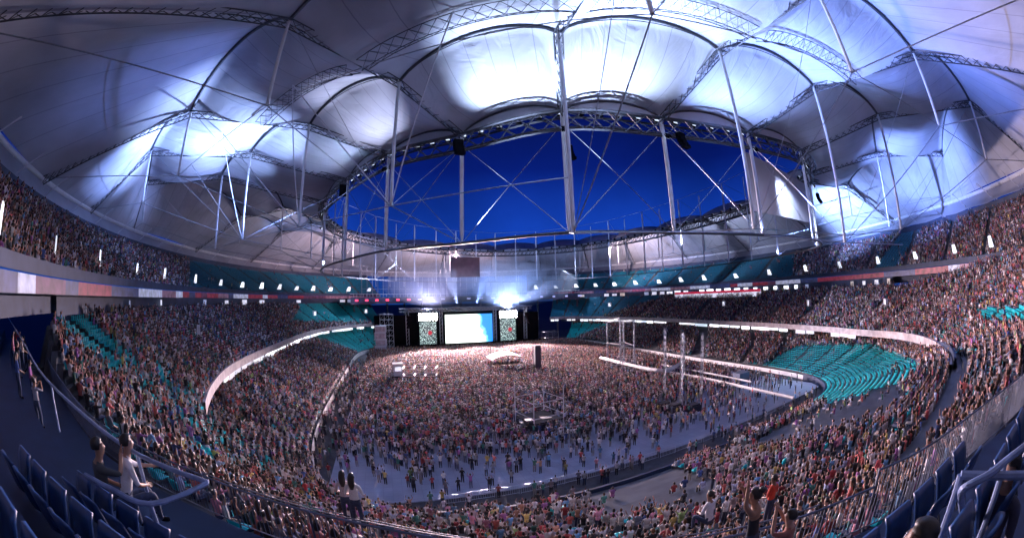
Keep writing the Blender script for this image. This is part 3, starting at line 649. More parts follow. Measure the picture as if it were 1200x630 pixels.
for i in range(4):
    m = MB(); m.box((-3.5 + .25 * (i % 2), SV - 5, 1.3 + i * 2.5), (4.2, 2.4, 2.4)); m.cur = 1; m.box((-3.5, SV - 6.25, 1.3 + i * 2.5), (3.4, .1, 1.7))
    tag(m.build('container', [steelw, mat('tarp', (.55, .5, .55), .7, noise=.3, nscale=1)]), 'white stacked cabin left of the stage, %s' % ('lowest of the stack', 'second of the stack from the ground', 'third of the stack from the ground', 'topmost of the stack')[i], 'cabin', 'cabins stacked left of the stage')
scaffold('camera_tower', tuple(P(645, 407, 0)), 5, 4, 6.5, 3, 2, 'grey scaffold gantry with lit doorway right of the stage', deck=4)
# bridge of the open end: dark concourse deck carrying red lamps
br = empty('concourse_bridge', (31, 178, 18)); tag(br, 'dark concourse deck closing the open end behind the stage', 'bridge')
def gp(t, r_, z): x, y = curve(t, 60 + r_, 0, 82 + r_, 2.1); return Vector((x, y, z))
tt = np.linspace(rad(38), rad(142), 40)
m = MB(); lo = [gp(t, 0, 17.6) for t in tt]; hi = [gp(t, 0, 20.4) for t in tt]; ribbon(m, lo, hi); bk = [gp(t, 9, 20.4) for t in tt]; ribbon(m, hi, bk); bl = [gp(t, 9, 17.6) for t in tt]; ribbon(m, lo, bl); m.build('deck', darkwall, br)
for t in tt[1:-1:3]:
    m = MB(); p = gp(t, 4, 0); m.tube(p, p + Vector((0, 0, 17.6)), .45, 8); m.build('column', concrete, br)
for i, t in enumerate(tt[::2]):
    m = MB(); p = gp(t, -.25, 19.2); m.box(p, (1.8, .15, .7)); m.build('lit_sign', mat('red_sign', (.5, .02, .04), .5, emit=(1, .05, .12), estr=1.6) if i > 13 else mat('pale_sign', (.5, .5, .7), .5, emit=(.5, .5, .9), estr=.5), br)
for t_ in np.linspace(rad(48), rad(132), 34):
    q = gp(t_, 5, 20.4); m = MB(); m.tube(q, (q.x, q.y, 33.0), .10, 6); m.box((q.x, q.y, 20.5), (.7, .7, .2)); m.build('slim_column', galv, br)
for z in (24.0, 28.5): m = MB(); m.path([gp(t_, 5, z) for t_ in np.linspace(rad(48), rad(132), 34)], .06, 5); m.build('cross_rail', galv, br)
m = MB()
for t in np.linspace(rad(40), rad(140), 60): p = gp(t, .3, 20.4); m.tube(p, p + Vector((0, 0, 1.3)), .05, 4)
m.path([gp(t, .3, 21.7) for t in tt], .07, 4); m.build('railing', steelw, br)
# ------------------------------------------------------------------ things on the pitch
WT = mat('white_canvas', (.8, .78, .78), .6, noise=.06, nscale=.5)
def tent(c, sx, sy, h, label):
    e_ = empty('marquee', c); tag(e_, label, 'tent'); m = MB(); x, y, z = c
    vs = []; nx = 8
    for j, yy in enumerate((-sy / 2, sy / 2)):
        for i in range(nx + 1): t = i / nx; vs.append((x - sx / 2 + sx * t, y + yy, z + h * .72 + h * .28 * math.sin(PI * t)))
    o = len(vs); m.quadlist(vs, [(i, i + 1, nx + 2 + i, nx + 1 + i) for i in range(nx)]); m.build('canopy', WT, e_)
    m = MB()
    for a in (-1, 1):
        for b in (-1, 1): m.tube((x + a * sx / 2, y + b * sy / 2, z), (x + a * sx / 2, y + b * sy / 2, z + h * .72), .07, 5)
    m.build('frame', alu, e_); m = MB(); m.box((x, y, z + .5), (sx, sy, .3)); m.build('platform', black, e_)
p = P(592, 431, 0); tent((p.x, p.y, .1), 9, 6, 4.2, 'low white domed tent in the crowd before the stage')
p = P(585, 424, 0); 
def foh(px0, px1, py, label):
    a, b = P(px0, py, 0), P(px1, py, 0); c = (a + b) / 2; L = (b - a).length
    return scaffold('mixing_platform', (c.x, c.y, .1), L, 3.5, 3.4, 5, 2, label, 'platform', deck=1.4, mt=alu, step=1.7, r=.07, rz=math.atan2((b - a).y, (b - a).x))
foh(461, 512, 447, 'pale mixing platform with small cabin in the left part of the crowd')
p = P(467, 447, 0); m = MB(); m.box((p.x, p.y, 3.0), (2.2, 2.2, 2.8)); m.cur = 1; m.box((p.x + .1, p.y - 1.12, 3.3), (1.5, .06, .9)); m.cur = 0; m.box((p.x, p.y, 4.5), (2.5, 2.5, .15))
tag(m.build('control_cabin', [steelw, glowsoft]), 'small white control cabin with blue window on the left mixing platform', 'cabin')
foh(716, 745, 434, 'dark camera platform below the lattice towers on the right')
# tall black delay speaker
p = P(630, 437, 0); e_ = empty('delay_tower', (p.x, p.y, 0)); tag(e_, 'tall narrow black delay tower standing in the middle of the crowd', 'speaker tower')
m = MB(); m.box((p.x, p.y, 4.4), (1.45, 1.4, 5.8)); m.build('speaker_stack', mat('dark_grille', (.02, .015, .035), .7), e_); m = MB()
for a in (-.8, .8):
    for b in (-.8, .8): m.tube((p.x + a, p.y + b, 0), (p.x + a, p.y + b, 7), .05, 4)
m.build('frame', steeld, e_)
# open scaffold frame in the middle foreground of the pitch
p = P(632, 500, 0); scaffold('scaffold_cage', (p.x, p.y, .1), 5.2, 5.2, 6.5, 2, 2, 'open pale scaffold frame with dark platform amid the pitch crowd', deck=1.5, mt=steelw, step=2.3, r=.09, brace=False, rz=.2)
m = MB(); q = P(632, 503, 0); m.box((q.x, q.y, .7), (5.4, 2.6, 1.0)); m.box((q.x - 1.6, q.y, 1.5), (1.2, 1.2, .7)); m.box((q.x + 1.2, q.y + .3, 1.45), (1.6, 1.1, .55)); tag(m.build('equipment_case', mat('case_grey', (.025, .03, .05), .6, noise=.3)), 'dark grey equipment riser under the open scaffold frame', 'riser')
# goalpost-like lattice towers on the right
def tower(px, py, top_px, label, w_=.36):
    a = P(px, py, 0); n = 0; z = 0
    # height so that the top reaches the pixel row
    d = wdir(px, top_px); t = math.hypot(a.x, a.y) / math.hypot(d.x, d.y); h = 20 + d.z * t
    e_ = empty('lattice_tower', (a.x, a.y, 0)); tag(e_, label, 'lattice tower', 'lattice towers right of the pitch'); m = MB()
    cs = [(-w_ / 2, -w_ / 2), (w_ / 2, -w_ / 2), (w_ / 2, w_ / 2), (-w_ / 2, w_ / 2)]
    for i, (x, y) in enumerate(cs):
        m.tube((a.x + x, a.y + y, 0), (a.x + x, a.y + y, h), .05, 4); x2, y2 = cs[(i + 1) % 4]; zz = 0
        while zz < h - 1: m.tube((a.x + x, a.y + y, zz), (a.x + x2, a.y + y2, zz + 1), .04, 3); zz += 1
    m.build('lattice_mast', galv, e_); m = MB(); m.box((a.x, a.y, .12), (w_ * 2, w_ * 2, .2)); m.build('base', steeld, e_)
    return a, h
tw = []
for px, py, tp, l in ((712, 428, 375, 'leftmost of the four portal towers'), (727, 434, 372, 'second from left of the four portal towers'), (731, 426, 375, 'third from left, rear leg of the portal towers'), (743, 434, 374, 'rightmost of the four portal towers'),
                      (778, 468, 384, 'tall single mast right of the portal, left of its pair'), (797, 480, 386, 'tall single mast standing nearest, above dark risers'), (801, 446, 388, 'dark mast against the crowded lower stand'), (821, 470, 390, 'rightmost single mast before the lower stand')):
    tw.append(tower(px, py, tp, 'slim lattice tower, ' + l))
m = MB()
for i, j in ((0, 1), (1, 3), (3, 2), (2, 0)):
    (a, h), (b, g) = tw[i], tw[j]; m.truss([(a.x, a.y, h), (b.x, b.y, g)], .5, .5, .05, 1.0); m.tube((a.x, a.y, h * .5), (b.x, b.y, g * .5), .07, 4)
tag(m.build('lattice_beam', alu), 'square lattice crown joining the four portal towers', 'beam')
for px, py in ((777, 480), (790, 482), (812, 482)):
    p = P(px, py, 0); m = MB(); m.box((p.x, p.y, .6), (2.4, 1.8, 1.0)); m.box((p.x, p.y, 1.25), (1.9, 1.4, .3)); tag(m.build('equipment_case', mat('cover_grey', (.03, .03, .045), .9, noise=.3, spec=.1)), 'black covered riser at the foot of the tall masts, %s' % {777: 'left one', 790: 'middle one', 812: 'right one'}[px], 'riser', 'risers at the foot of the masts')
# elevated white catwalk along the right side line
e_ = empty('catwalk', tuple(P(770, 430, 0))); tag(e_, 'long white catwalk running along the right side of the crowd', 'catwalk')
pts = [P(x, y, 1.9) for x, y in ((704, 419), (735, 427), (770, 434), (786, 432), (798, 425))]
m = MB(); m.path([p + Vector((0, 0, .0)) for p in catmull(pts, 4)], .5, 4); m.build('deck', whitewall, e_)
pts = [P(x, y, 1.6) for x, y in ((775, 434), (830, 444), (880, 455), (930, 466))]; m = MB(); m.path(catmull(pts, 4), .28, 4); m.build('ramp', whitewall, e_)
pts = [P(x, y, 1.6) for x, y in ((775, 427), (830, 437), (880, 447))]; m = MB(); m.path(catmull(pts, 4), .18, 4); m.build('kerb', whitewall, e_)
p = P(868, 449, 0); m = MB(); m.box((p.x, p.y, 1.2), (3.4, 2, 2.2)); m.box((p.x, p.y, 2.4), (3.6, 2.2, .12)); tag(m.build('ticket_cabin', mat('slate', (.10, .13, .2), .6)), 'slate grey cabin at the end of the white catwalk', 'cabin')
# pale line of the left lower stand edge (glass rail) and barriers at the near edge of the cover
m = MB(); ths = [rad(t) for t in np.linspace(150, 212, 40)]
bf = empty('crowd_barrier', (33, 33.2, 0)); tag(bf, 'pale grey crowd barrier panels standing along the near edge of the pitch cover', 'barrier')
for i in range(22):
    x = 4 + i * 2.5; m = MB(); y = 33.4 + .1 * math.sin(i * 1.7); m.path([(x, y, .1), (x, y, 1.1), (x + 2.3, y, 1.1), (x + 2.3, y, .1)], .03, 5)
    for k in range(9): m.tube((x + .25 + k * .23, y, .2), (x + .25 + k * .23, y, 1.08), .014, 3)
    m.tube((x, y, .2), (x + 2.3, y, .2), .02, 4); m.build('barrier_panel', alu, bf)


# ------------------------------------------------------------------ who sits where
def inpoly(px, py, poly):
    c = np.zeros(len(px), bool); n = len(poly)
    for i in range(n):
        x1, y1 = poly[i]; x2, y2 = poly[(i + 1) % n]
        k = ((y1 > py) != (y2 > py)) & (px < (x2 - x1) * (py - y1) / ((y2 - y1) or 1e-9) + x1); c ^= k
    return c
EMPTY = {'lower': [[(338, 384), (470, 366), (475, 424), (425, 414), (395, 404)], [(868, 440), (935, 404), (1020, 402), (1080, 424), (1064, 442), (1008, 470), (955, 470)], [(618, 375), (716, 379), (680, 392), (640, 412), (618, 412)]],
         'middle': [[(335, 342), (450, 342), (450, 377), (340, 377), (352, 360)], [(610, 345), (785, 345), (700, 372), (610, 378)], [(55, 372), (80, 354), (160, 420), (138, 442)], [(1140, 361), (1205, 357), (1205, 374), (1150, 376)], [(60, 342), (190, 342), (190, 356), (60, 358)]],
         'upper': [[(222, 0), (960, 0), (925, 360), (222, 360)], [(1000, 345), (1060, 268), (1085, 262), (1045, 320), (1020, 345)]]}
BARE = [[(630, 580), (700, 560), (745, 545), (800, 545), (838, 566), (835, 590), (715, 604), (690, 590)], [(935, 486), (960, 474), (1052, 448), (1068, 466), (1012, 490), (950, 505), (895, 522), (870, 520)]]
pos = []; rowid = []
seat_pos = []
trow = 0
for tn in TIERS:
    rows = TIERS[tn][-1]; g0, g1 = GAP[tn]
    for k in range(rows - (1 if tn == 'upper' else 0)):
        s = (k + .5) / rows; ths = arc_samples(tn, s, g1 + .01, g0 + 2 * PI - .01, .54)
        ax, ay = [], []
        for th in ths:
            p = tier_pt(tn, th, s); q = tier_pt(tn, th, k / rows)
            # stair aisles every 11 degrees or so
            if (math.degrees(th) + 2.0) % 7.5 < (.9 if tn != 'upper' else .7): continue
            pos.append((p.x, p.y, q.z)); rowid.append((tn, k))
pos = np.array(pos); tcode = np.array([{'lower': 0, 'middle': 1, 'upper': 2}[r[0]] for r in rowid]); rown = np.array([r[1] for r in rowid])
px, py, dist = proj(pos + [0, 0, .7])
keep = (px > -60) & (px < 1260) & (py > -40) & (py < 680)
fence_y = np.interp(pos[:, 0], FX, FY)
ours = (tcode < 2) & (pos[:, 0] > -31) & (pos[:, 0] < 26) & (pos[:, 1] < fence_y + .9)
keep &= ~ours
bare = inpoly(px, py, BARE[0]) | inpoly(px, py, BARE[1]); bare_all = bare & (tcode < 2)
pos, tcode, rown, px, py, dist, bare_all = [a[keep] for a in (pos, tcode, rown, px, py, dist, bare_all)]
vac = np.zeros(len(pos), bool)
for i, tn in enumerate(TIERS):
    for poly in EMPTY[tn]: vac |= (tcode == i) & inpoly(px, py, poly)
occ_p = np.where(vac, .012, .93)
occ_p = np.where((tcode == 2) & ~vac, .9, occ_p); occ_p = np.where((tcode == 1) & (px < 250) & ~vac & (dist < 60), .8, occ_p)
# blue-lit front rows near the left balcony end are half empty
occ_p = np.where(inpoly(px, py, [(140, 425), (180, 418), (235, 470), (330, 545), (300, 560), (210, 520)]), .5, occ_p)
occ_p = np.where(bare_all, .05, occ_p); occ_p = np.where((tcode == 1) & (rown < 3) & (px > 1040) & (py > 410), .0, occ_p); occ = rng.random(len(pos)) < occ_p
def face_dir(p):
    d = np.array([33., 135.]) - p[:, :2]; return np.arctan2(d[:, 1], d[:, 0]) - PI / 2
# floor crowd
fp = []
for x in np.arange(-7.4, 73.6, .62):
    for y in np.arange(35, 145, .62):
        dens = float(np.interp(y, [35, 39, 47, 58, 70, 85], [.06, .16, .42, .72, .88, .95]))
        if x > 52: dens *= float(np.interp(y, [35, 75, 95], [.5, .65, 1.0]))
        if x < -2 and y < 70: dens *= .6
        dens *= (.55 + .9 * (math.sin(x * .7 + math.sin(y * .45) * 2) * math.sin(y * .6 + math.cos(x * .3) * 2) > -.25)) if y < 66 else 1
        if random.random() < dens: fp.append((x + random.uniform(-.28, .28), y + random.uniform(-.28, .28), .11))
fp += [(random.uniform(-18, -8), random.uniform(36, 120), .02) for _ in range(420)] + [(random.uniform(12, 40), random.uniform(23, 33), 3.0) for _ in range(0)]
fp += [(random.uniform(-2, 66), random.uniform(31.2, 33.6), .02) for _ in range(55)]
fp = np.array(fp)
def clear(c, r):
    global fp
    fp = fp[~((abs(fp[:, 0] - c[0]) < r[0]) & (abs(fp[:, 1] - c[1]) < r[1]))]
for (a, b), r in (((592, 431), (5, 3.4)), ((487, 447), (6.2, 2.3)), ((630, 437), (1.2, 1.2)), ((632, 500), (3.6, 2.8)), ((730, 434), (2.6, 2.4)), ((777, 480), (1.7, 1.4)), ((790, 482), (1.7, 1.4)), ((812, 482), (1.7, 1.4)), ((868, 449), (2, 1.4))):
    q = P(a, b, 0); clear(q, r)
# catwalk strip
q = np.array([[*P(x, y, 0)[:2]] for x, y in ((704, 421), (735, 429), (770, 437), (830, 447), (880, 458), (930, 468))])
for i in range(len(q) - 1):
    a, b = q[i], q[i + 1]; ab = b - a; t = np.clip(((fp[:, :2] - a) @ ab) / (ab @ ab), 0, 1); dd = np.linalg.norm(fp[:, :2] - (a + t[:, None] * ab), axis=1); fp = fp[dd > 1.0]

SHIRTS = [(.62, .60, .60)] * 5 + [(.02, .02, .025)] * 4 + [(.30, .29, .32), (.12, .12, .15), (.45, .05, .06), (.55, .12, .10), (.05, .10, .30), (.10, .28, .50), (.50, .38, .10), (.50, .20, .28), (.32, .38, .55), (.05, .20, .16), (.42, .35, .38), (.30, .10, .30), (.50, .24, .14), (.30, .45, .15)]
SNAMES = ['white'] * 5 + ['black'] * 4 + ['grey', 'charcoal', 'red', 'orange-red', 'navy', 'blue', 'yellow', 'pink', 'pale blue', 'green', 'beige', 'purple', 'orange', 'lime']
SKINS = np.array([(.44, .24, .20), (.33, .17, .13), (.22, .115, .085), (.13, .065, .05), (.52, .31, .26)])
class T:
    def __init__(s): s.v = []; s.f = []; s.c = []
    def prism(s, a, b, ra, rb, n, c, flat=1.0):
        a, b = Vector(a), Vector(b); q = (b - a).to_track_quat('Z', 'Y'); o = len(s.v)
        up = abs((b - a).normalized().z) > .7
        for p, r in ((a, ra), (b, rb)):
            for k in range(n):
                t = 2 * PI * (k + .5) / n
                off = Vector((r * math.cos(t), r * math.sin(t) * flat, 0)); s.v.append(p + (off if up else q @ off)); s.c.append(c)
        for k in range(n): s.f.append((o + k, o + (k + 1) % n, o + n + (k + 1) % n, o + n + k))
        s.f.append(tuple(o + n + k for k in range(n))) if n <= 4 else [s.f.append((o + n, o + n + k, o + n + k + 1)) for k in range(1, n - 1)]
    def ball(s, c, r, n, m):
        o = len(s.v)
        for j in range(1, m):
            ph = PI * j / m
            for k in range(n):
                t = 2 * PI * k / n; y = math.sin(ph) * math.sin(t)
                s.v.append(Vector(c) + Vector((r * .82 * math.sin(ph) * math.cos(t), r * y, r * 1.2 * math.cos(ph)))); s.c.append(1 if (y < .3 and j < m * .75) or j <= m * .3 else 0)
        s.v.append(Vector(c) + Vector((0, 0, r * 1.2))); s.c.append(1); s.v.append(Vector(c) - Vector((0, 0, r * 1.2))); s.c.append(0); tp, bt = len(s.v) - 2, len(s.v) - 1
        for j in range(m - 2):
            for k in range(n): a = o + j * n + k; b = o + j * n + (k + 1) % n; s.f.append((a, a + n, b + n, b))
        for k in range(n): s.f.append((tp, o + k, o + (k + 1) % n)); a = o + (m - 2) * n; s.f.append((bt, a + (k + 1) % n, a + k))
def tmpl(stand, arms, lod):
    t = T(); n = 4 if lod else 7; z = .88 if stand else .45
    t.prism((0, 0, z - .03), (0, .0, z + .22), .17, .155, n, 2, .62); t.prism((0, 0, z + .22), (0, .01, z + .50), .155, .21, n, 2, .55)
    t.prism((0, .01, z + .5), (0, .02, z + .58), .20, .06, n, 2, .6)
    if not lod: t.prism((0, .01, z + .54), (0, .03, z + .64), .055, .05, n, 0)
    t.ball((0, .03, z + .72), .105, 5 if lod else 8, 3 if lod else 6)
    for sg in (-1, 1):
        if stand: t.prism((sg * .09, 0, z), (sg * .11, .0, .02), .095, .05, n if not lod else 3, 3)
        else:
            t.prism((sg * .09, .0, z + .02), (sg * .12, .42, z + .04), .09, .07, n if not lod else 3, 3); 
            t.prism((sg * .12, .42, z + .04), (sg * .12, .40, .04), .06, .045, n if not lod else 3, 3)
        sh = Vector((sg * .2, .01, z + .49))
        if arms == 0: e1 = Vector((sg * .26, .04, z + .22)); h1 = Vector((sg * .17, .25, z + .16))
        elif arms == 1: e1 = Vector((sg * .33, .08, z + .68)); h1 = Vector((sg * .22, .14, z + .95))
        elif arms == 2: e1 = Vector((sg * .25, .18, z + .36)); h1 = Vector((sg * .06, .28, z + .60))
        else: e1 = Vector((.26, .04, z + .22)) if sg > 0 else Vector((-.27, .15, z + .64)); h1 = Vector((.2, .2, z + .1)) if sg > 0 else Vector((-.2, .22, z + .92))
        t.prism(sh, e1, .05, .04, n if not lod else 3, 2 if lod else 2); t.prism(e1, h1, .038, .028, n if not lod else 3, 0)
    return np.array([list(p) for p in t.v]), t.f, np.array(t.c)
LOD_HI = {(s, a): tmpl(s, a, 0) for s in (0, 1) for a in range(4)}; LOD_LO = {(s, a): tmpl(s, a, 1) for s in (0, 1) for a in range(4)}
def merged(name, items, m):
    """items: list of (verts Nx3, faces, colours Nx3)"""
    V = np.concatenate([i[0] for i in items]); Cc = np.concatenate([i[2] for i in items]); loops = []; starts = []; off = 0; ls = 0
    for v, fl_, c in items: loops.append(fl_[0] + off); starts.append(fl_[1] + ls); off += len(v); ls += len(fl_[0])
    loops = np.concatenate(loops).astype(np.int32); starts = np.concatenate(starts).astype(np.int32)
    me = bpy.data.meshes.new(name); me.vertices.add(len(V)); me.vertices.foreach_set('co', V.astype(np.float32).ravel())
    me.loops.add(len(loops)); me.loops.foreach_set('vertex_index', loops); me.polygons.add(len(starts)); me.polygons.foreach_set('loop_start', starts)
    tot = np.diff(np.append(starts, len(loops))).astype(np.int32)
    try: me.polygons.foreach_set('loop_total', tot)
    except Exception: pass
    a = me.color_attributes.new('Col', 'FLOAT_COLOR', 'POINT'); a.data.foreach_set('color', np.concatenate([Cc, np.ones((len(Cc), 1))], 1).astype(np.float32).ravel())
    me.update(calc_edges=True); me.validate(); me.materials.append(m); o = bpy.data.objects.new(name, me); C.objects.link(o); return o
def flat_faces(fs):
    l = np.array([i for f in fs for i in f]); s = np.cumsum([0] + [len(f) for f in fs[:-1]]); return l, s
FF = {id(t): flat_faces(t[1]) for d in (LOD_HI, LOD_LO) for t in d.values()}
def place_many(tm, xyz, rot, scale, cols):
    """tm template; vectorised copies"""
    v, f, c = tm; n = len(xyz); cs, sn = np.cos(rot), np.sin(rot)
    X = v[None, :, 0] * cs[:, None] - v[None, :, 1] * sn[:, None]; Y = v[None, :, 0] * sn[:, None] + v[None, :, 1] * cs[:, None]; Z = np.repeat(v[None, :, 2], n, 0)
    V = np.stack([X, Y, Z], 2) * scale[:, None, None] + xyz[:, None, :]
    Cc = cols[:, c, :].reshape(-1, 3); l, s = FF[id(tm)] if id(tm) in FF else flat_faces(f)
    L = (l[None, :] + (np.arange(n) * len(v))[:, None]).ravel(); S = (s[None, :] + (np.arange(n) * len(l))[:, None]).ravel()
    return V.reshape(-1, 3), (L, S), Cc
# all spectators, seats then floor
ap = np.concatenate([pos[occ], fp]); ast = np.concatenate([np.zeros(occ.sum(), int), np.ones(len(fp), int)]); arow = np.concatenate([tcode[occ] * 100 + rown[occ], np.full(len(fp), -1)])
n = len(ap); 
stand_up = rng.random(n) < np.where(ap[:, 1] < 20, .10, .30); ast = np.where(ast == 0, stand_up.astype(int), 1)
arot = face_dir(ap) + rng.normal(0, .28, n); asc = rng.uniform(.94, 1.12, n)
aarm = rng.choice(4, n, p=[.55, .13, .2, .12])
pw_ = np.ones(len(SHIRTS)); pw_[[15, 21]] = .5; pw_[[22]] = .25; ashirt = rng.choice(len(SHIRTS), n, p=pw_ / pw_.sum()); askin = rng.integers(0, 5, n)
cols = np.zeros((n, 4, 3)); cols[:, 0] = SKINS[askin] * rng.uniform(.8, 1.15, (n, 1)); cols[:, 1] = np.array([(.012, .009, .008), (.03, .018, .012), (.07, .04, .02), (.012, .009, .008)])[rng.integers(0, 4, n)]
c2 = np.array(SHIRTS)[ashirt]; c2 = c2 * .9 + c2.mean(1, keepdims=True) * .1; cols[:, 2] = c2 * rng.uniform(.35, 1.3, (n, 1)); cols[:, 3] = np.array([(.03, .04, .08), (.015, .015, .02), (.12, .13, .18), (.3, .28, .27)])[rng.integers(0, 4, n)]
apx, apy, ad = proj(ap + np.array([0, 0, .9]))
inf = (apx > 2) & (apx < 1198) & (apy > 2) & (apy < 626)
cand = np.where(inf)[0]; cand = cand[np.argsort(ad[cand])][:285]
isn = np.zeros(n, bool); isn[cand] = True
items = []
rest_i = ~isn
for st_ in (0, 1):
    for a_ in range(4):
        for lod, sel in ((0, ad < 62), (1, ad >= 62)):
            k = np.where(rest_i & (ast == st_) & (aarm == a_) & sel & (apx > -50) & (apx < 1250))[0]
            if len(k): items.append(place_many((LOD_LO if lod else LOD_HI)[(st_, a_)], ap[k], arot[k], asc[k], cols[k]))
cr_ = merged('crowd', items, crowdm); tag(cr_, 'dense mass of spectators filling the pitch and the seating rings', 'crowd', None, 'stuff')
print('crowd', rest_i.sum(), 'individuals', len(cand), 'faces', len(cr_.data.polygons), 'nearest', ad[cand][:3], ad[cand][-1])

# ------------------------------------------------------------------ people as single figures
def skin_mesh(name, joints, edges, classes, sub=1):
    """joints: list of (x,y,z,r); edges with class index per edge; returns mesh with material per class"""
    me = bpy.data.meshes.new(name); me.from_pydata([j[:3] for j in joints], edges, []); o = bpy.data.objects.new(name, me); C.objects.link(o)
    md = o.modifiers.new('s', 'SKIN'); md.use_smooth_shade = True
    sv = me.skin_vertices[0].data
    for i, j in enumerate(joints):
        r = j[3]; sv[i].radius = r if isinstance(r, tuple) else (r, r); sv[i].use_root = (i == 0)
    sb = o.modifiers.new('u', 'SUBSURF'); sb.levels = sub; sb.render_levels = sub
    dg = bpy.context.evaluated_depsgraph_get(); r = bpy.data.meshes.new_from_object(o.evaluated_get(dg)); bpy.data.objects.remove(o); r.name = name
    E_ = [(Vector(joints[a][:3]), Vector(joints[b][:3])) for a, b in edges]
    for p in r.polygons:
        c = p.center; best = 1e9; bi = 0
        for k, (a, b) in enumerate(E_):
            d = b - a; t = max(0, min(1, (c - a).dot(d) / max(d.length_squared, 1e-9))); q = (c - (a + d * t)).length
            if q < best: best = q; bi = k
        p.material_index = classes[bi]; p.use_smooth = True
    return r
def body_mesh(name, stand=True, armL='down', armR='down', lean=.0, fingers=False, bare=False, headturn=0.0, mats=None):
    z = .90 if stand else .46; J = []; E_ = []; K = []
    def j(x, y, zz, r): J.append((x, y, zz, r)); return len(J) - 1
    def e(a, b, c): E_.append((a, b)); K.append(c)
    L = lean; up = bool(bare)
    pel = j(0, 0, z + .04, (.155, .115)); wa = j(0, .02 + L * .3, z + .20, (.125, .095)); ch = j(0, .02 + L * .7, z + .38, (.15, .105)); nb = j(0, .01 + L * .95, z + .53, (.075, .065)); ne = j(0, .03 + L * 1.05, z + .60, .05)
    h1 = j(0, .055 + L * 1.15, z + .67, (.066, .075)); h2 = j(0, .055 + L * 1.2, z + .76, (.078, .095)); h3 = j(0, .045 + L * 1.22, z + .84, (.06, .075))
    e(pel, wa, 1); e(wa, ch, 1); e(ch, nb, 0 if bare else 1); e(nb, ne, 0); e(ne, h1, 0); e(h1, h2, 0); e(h2, h3, 0)
    nose = j(0, .16 + L * 1.2, z + .735, .014); e(h2, nose, 0)
    for sg, arm in ((-1, armL), (1, armR)):
        s0 = j(sg * .165, .01 + L * .9, z + .50, .062); e(nb, s0, 0 if bare else 1)
        if arm == 'down': el = (sg * .25, .02 + L * .6, z + .24); wr = (sg * .20, .22 + L * .3, z + .13)
        elif arm == 'lap': el = (sg * .24, .08 + L * .7, z + .25); wr = (sg * .08, .30 + L * .4, z + .15)
        elif arm == 'up': el = (sg * .30, .10 + L, z + .70); wr = (sg * .20, .14 + L, z + .94)
        elif arm == 'phone': el = (sg * .24, .24 + L, z + .42); wr = (sg * .10, .36 + L, z + .62)
        elif arm == 'clap': el = (sg * .24, .20 + L, z + .50); wr = (sg * .05, .30 + L, z + .80)
        elif arm == 'rail': el = (sg * .26, .22 + L, z + .33); wr = (sg * .22, .44 + L, z + .28)
        a1 = j(*el, .042); a2 = j(*wr, .030); e(s0, a1, 0 if bare else 1); e(a1, a2, 0)
        d = (Vector(wr) - Vector(el)).normalized(); pm = Vector(wr) + d * .075
        if not fingers: hnd = j(*(Vector(wr) + d * .14), (.036, .02)); e(a2, hnd, 0)
        else:
            pa = j(*pm, (.036, .018)); e(a2, pa, 0); sd = d.cross(Vector((0, 1, 0))).normalized(); cu = sd.cross(d).normalized() * (.3)
            for fi, (off, ln) in enumerate(((-.03, .068), (-.010, .080), (.011, .075), (.030, .058))):
                b0 = Vector(wr) + d * .085 + sd * off; q1 = b0 + (d + cu * .2) * ln * .55; q2 = q1 + (d + cu * 1.6).normalized() * ln * .5
                f0_ = j(*b0, .0095); f1_ = j(*q1, .009); f2_ = j(*q2, .0075); e(pa, f0_, 0); e(f0_, f1_, 0); e(f1_, f2_, 0)
            t1 = Vector(wr) + d * .03 - sd * sg * .036; t2 = t1 + d * .04 - sd * sg * .022; q = j(*t1, .011); q_ = j(*t2, .0095); e(a2, q, 0); e(q, q_, 0)
    for sg in (-1, 1):
        hp = j(sg * .09, 0, z - .02, .092); e(pel, hp, 2)
        if stand: kn = j(sg * .10, .03, .47, .062); an = j(sg * .105, -.01, .08, .042); ft = j(sg * .12, .13, .035, (.045, .03))
        else: kn = j(sg * .13, .43, z + .02, .066); an = j(sg * .13, .42, .08, .042); ft = j(sg * .14, .56, .035, (.045, .03))
        e(hp, kn, 2); e(kn, an, 2); e(an, ft, 3)
    me = skin_mesh(name, J, E_, K)
    for m_ in (mats or (skinm, clothm, denim, black)): me.materials.append(m_)
    return me, Vector((0, .05 + L * 1.2, z + .77))
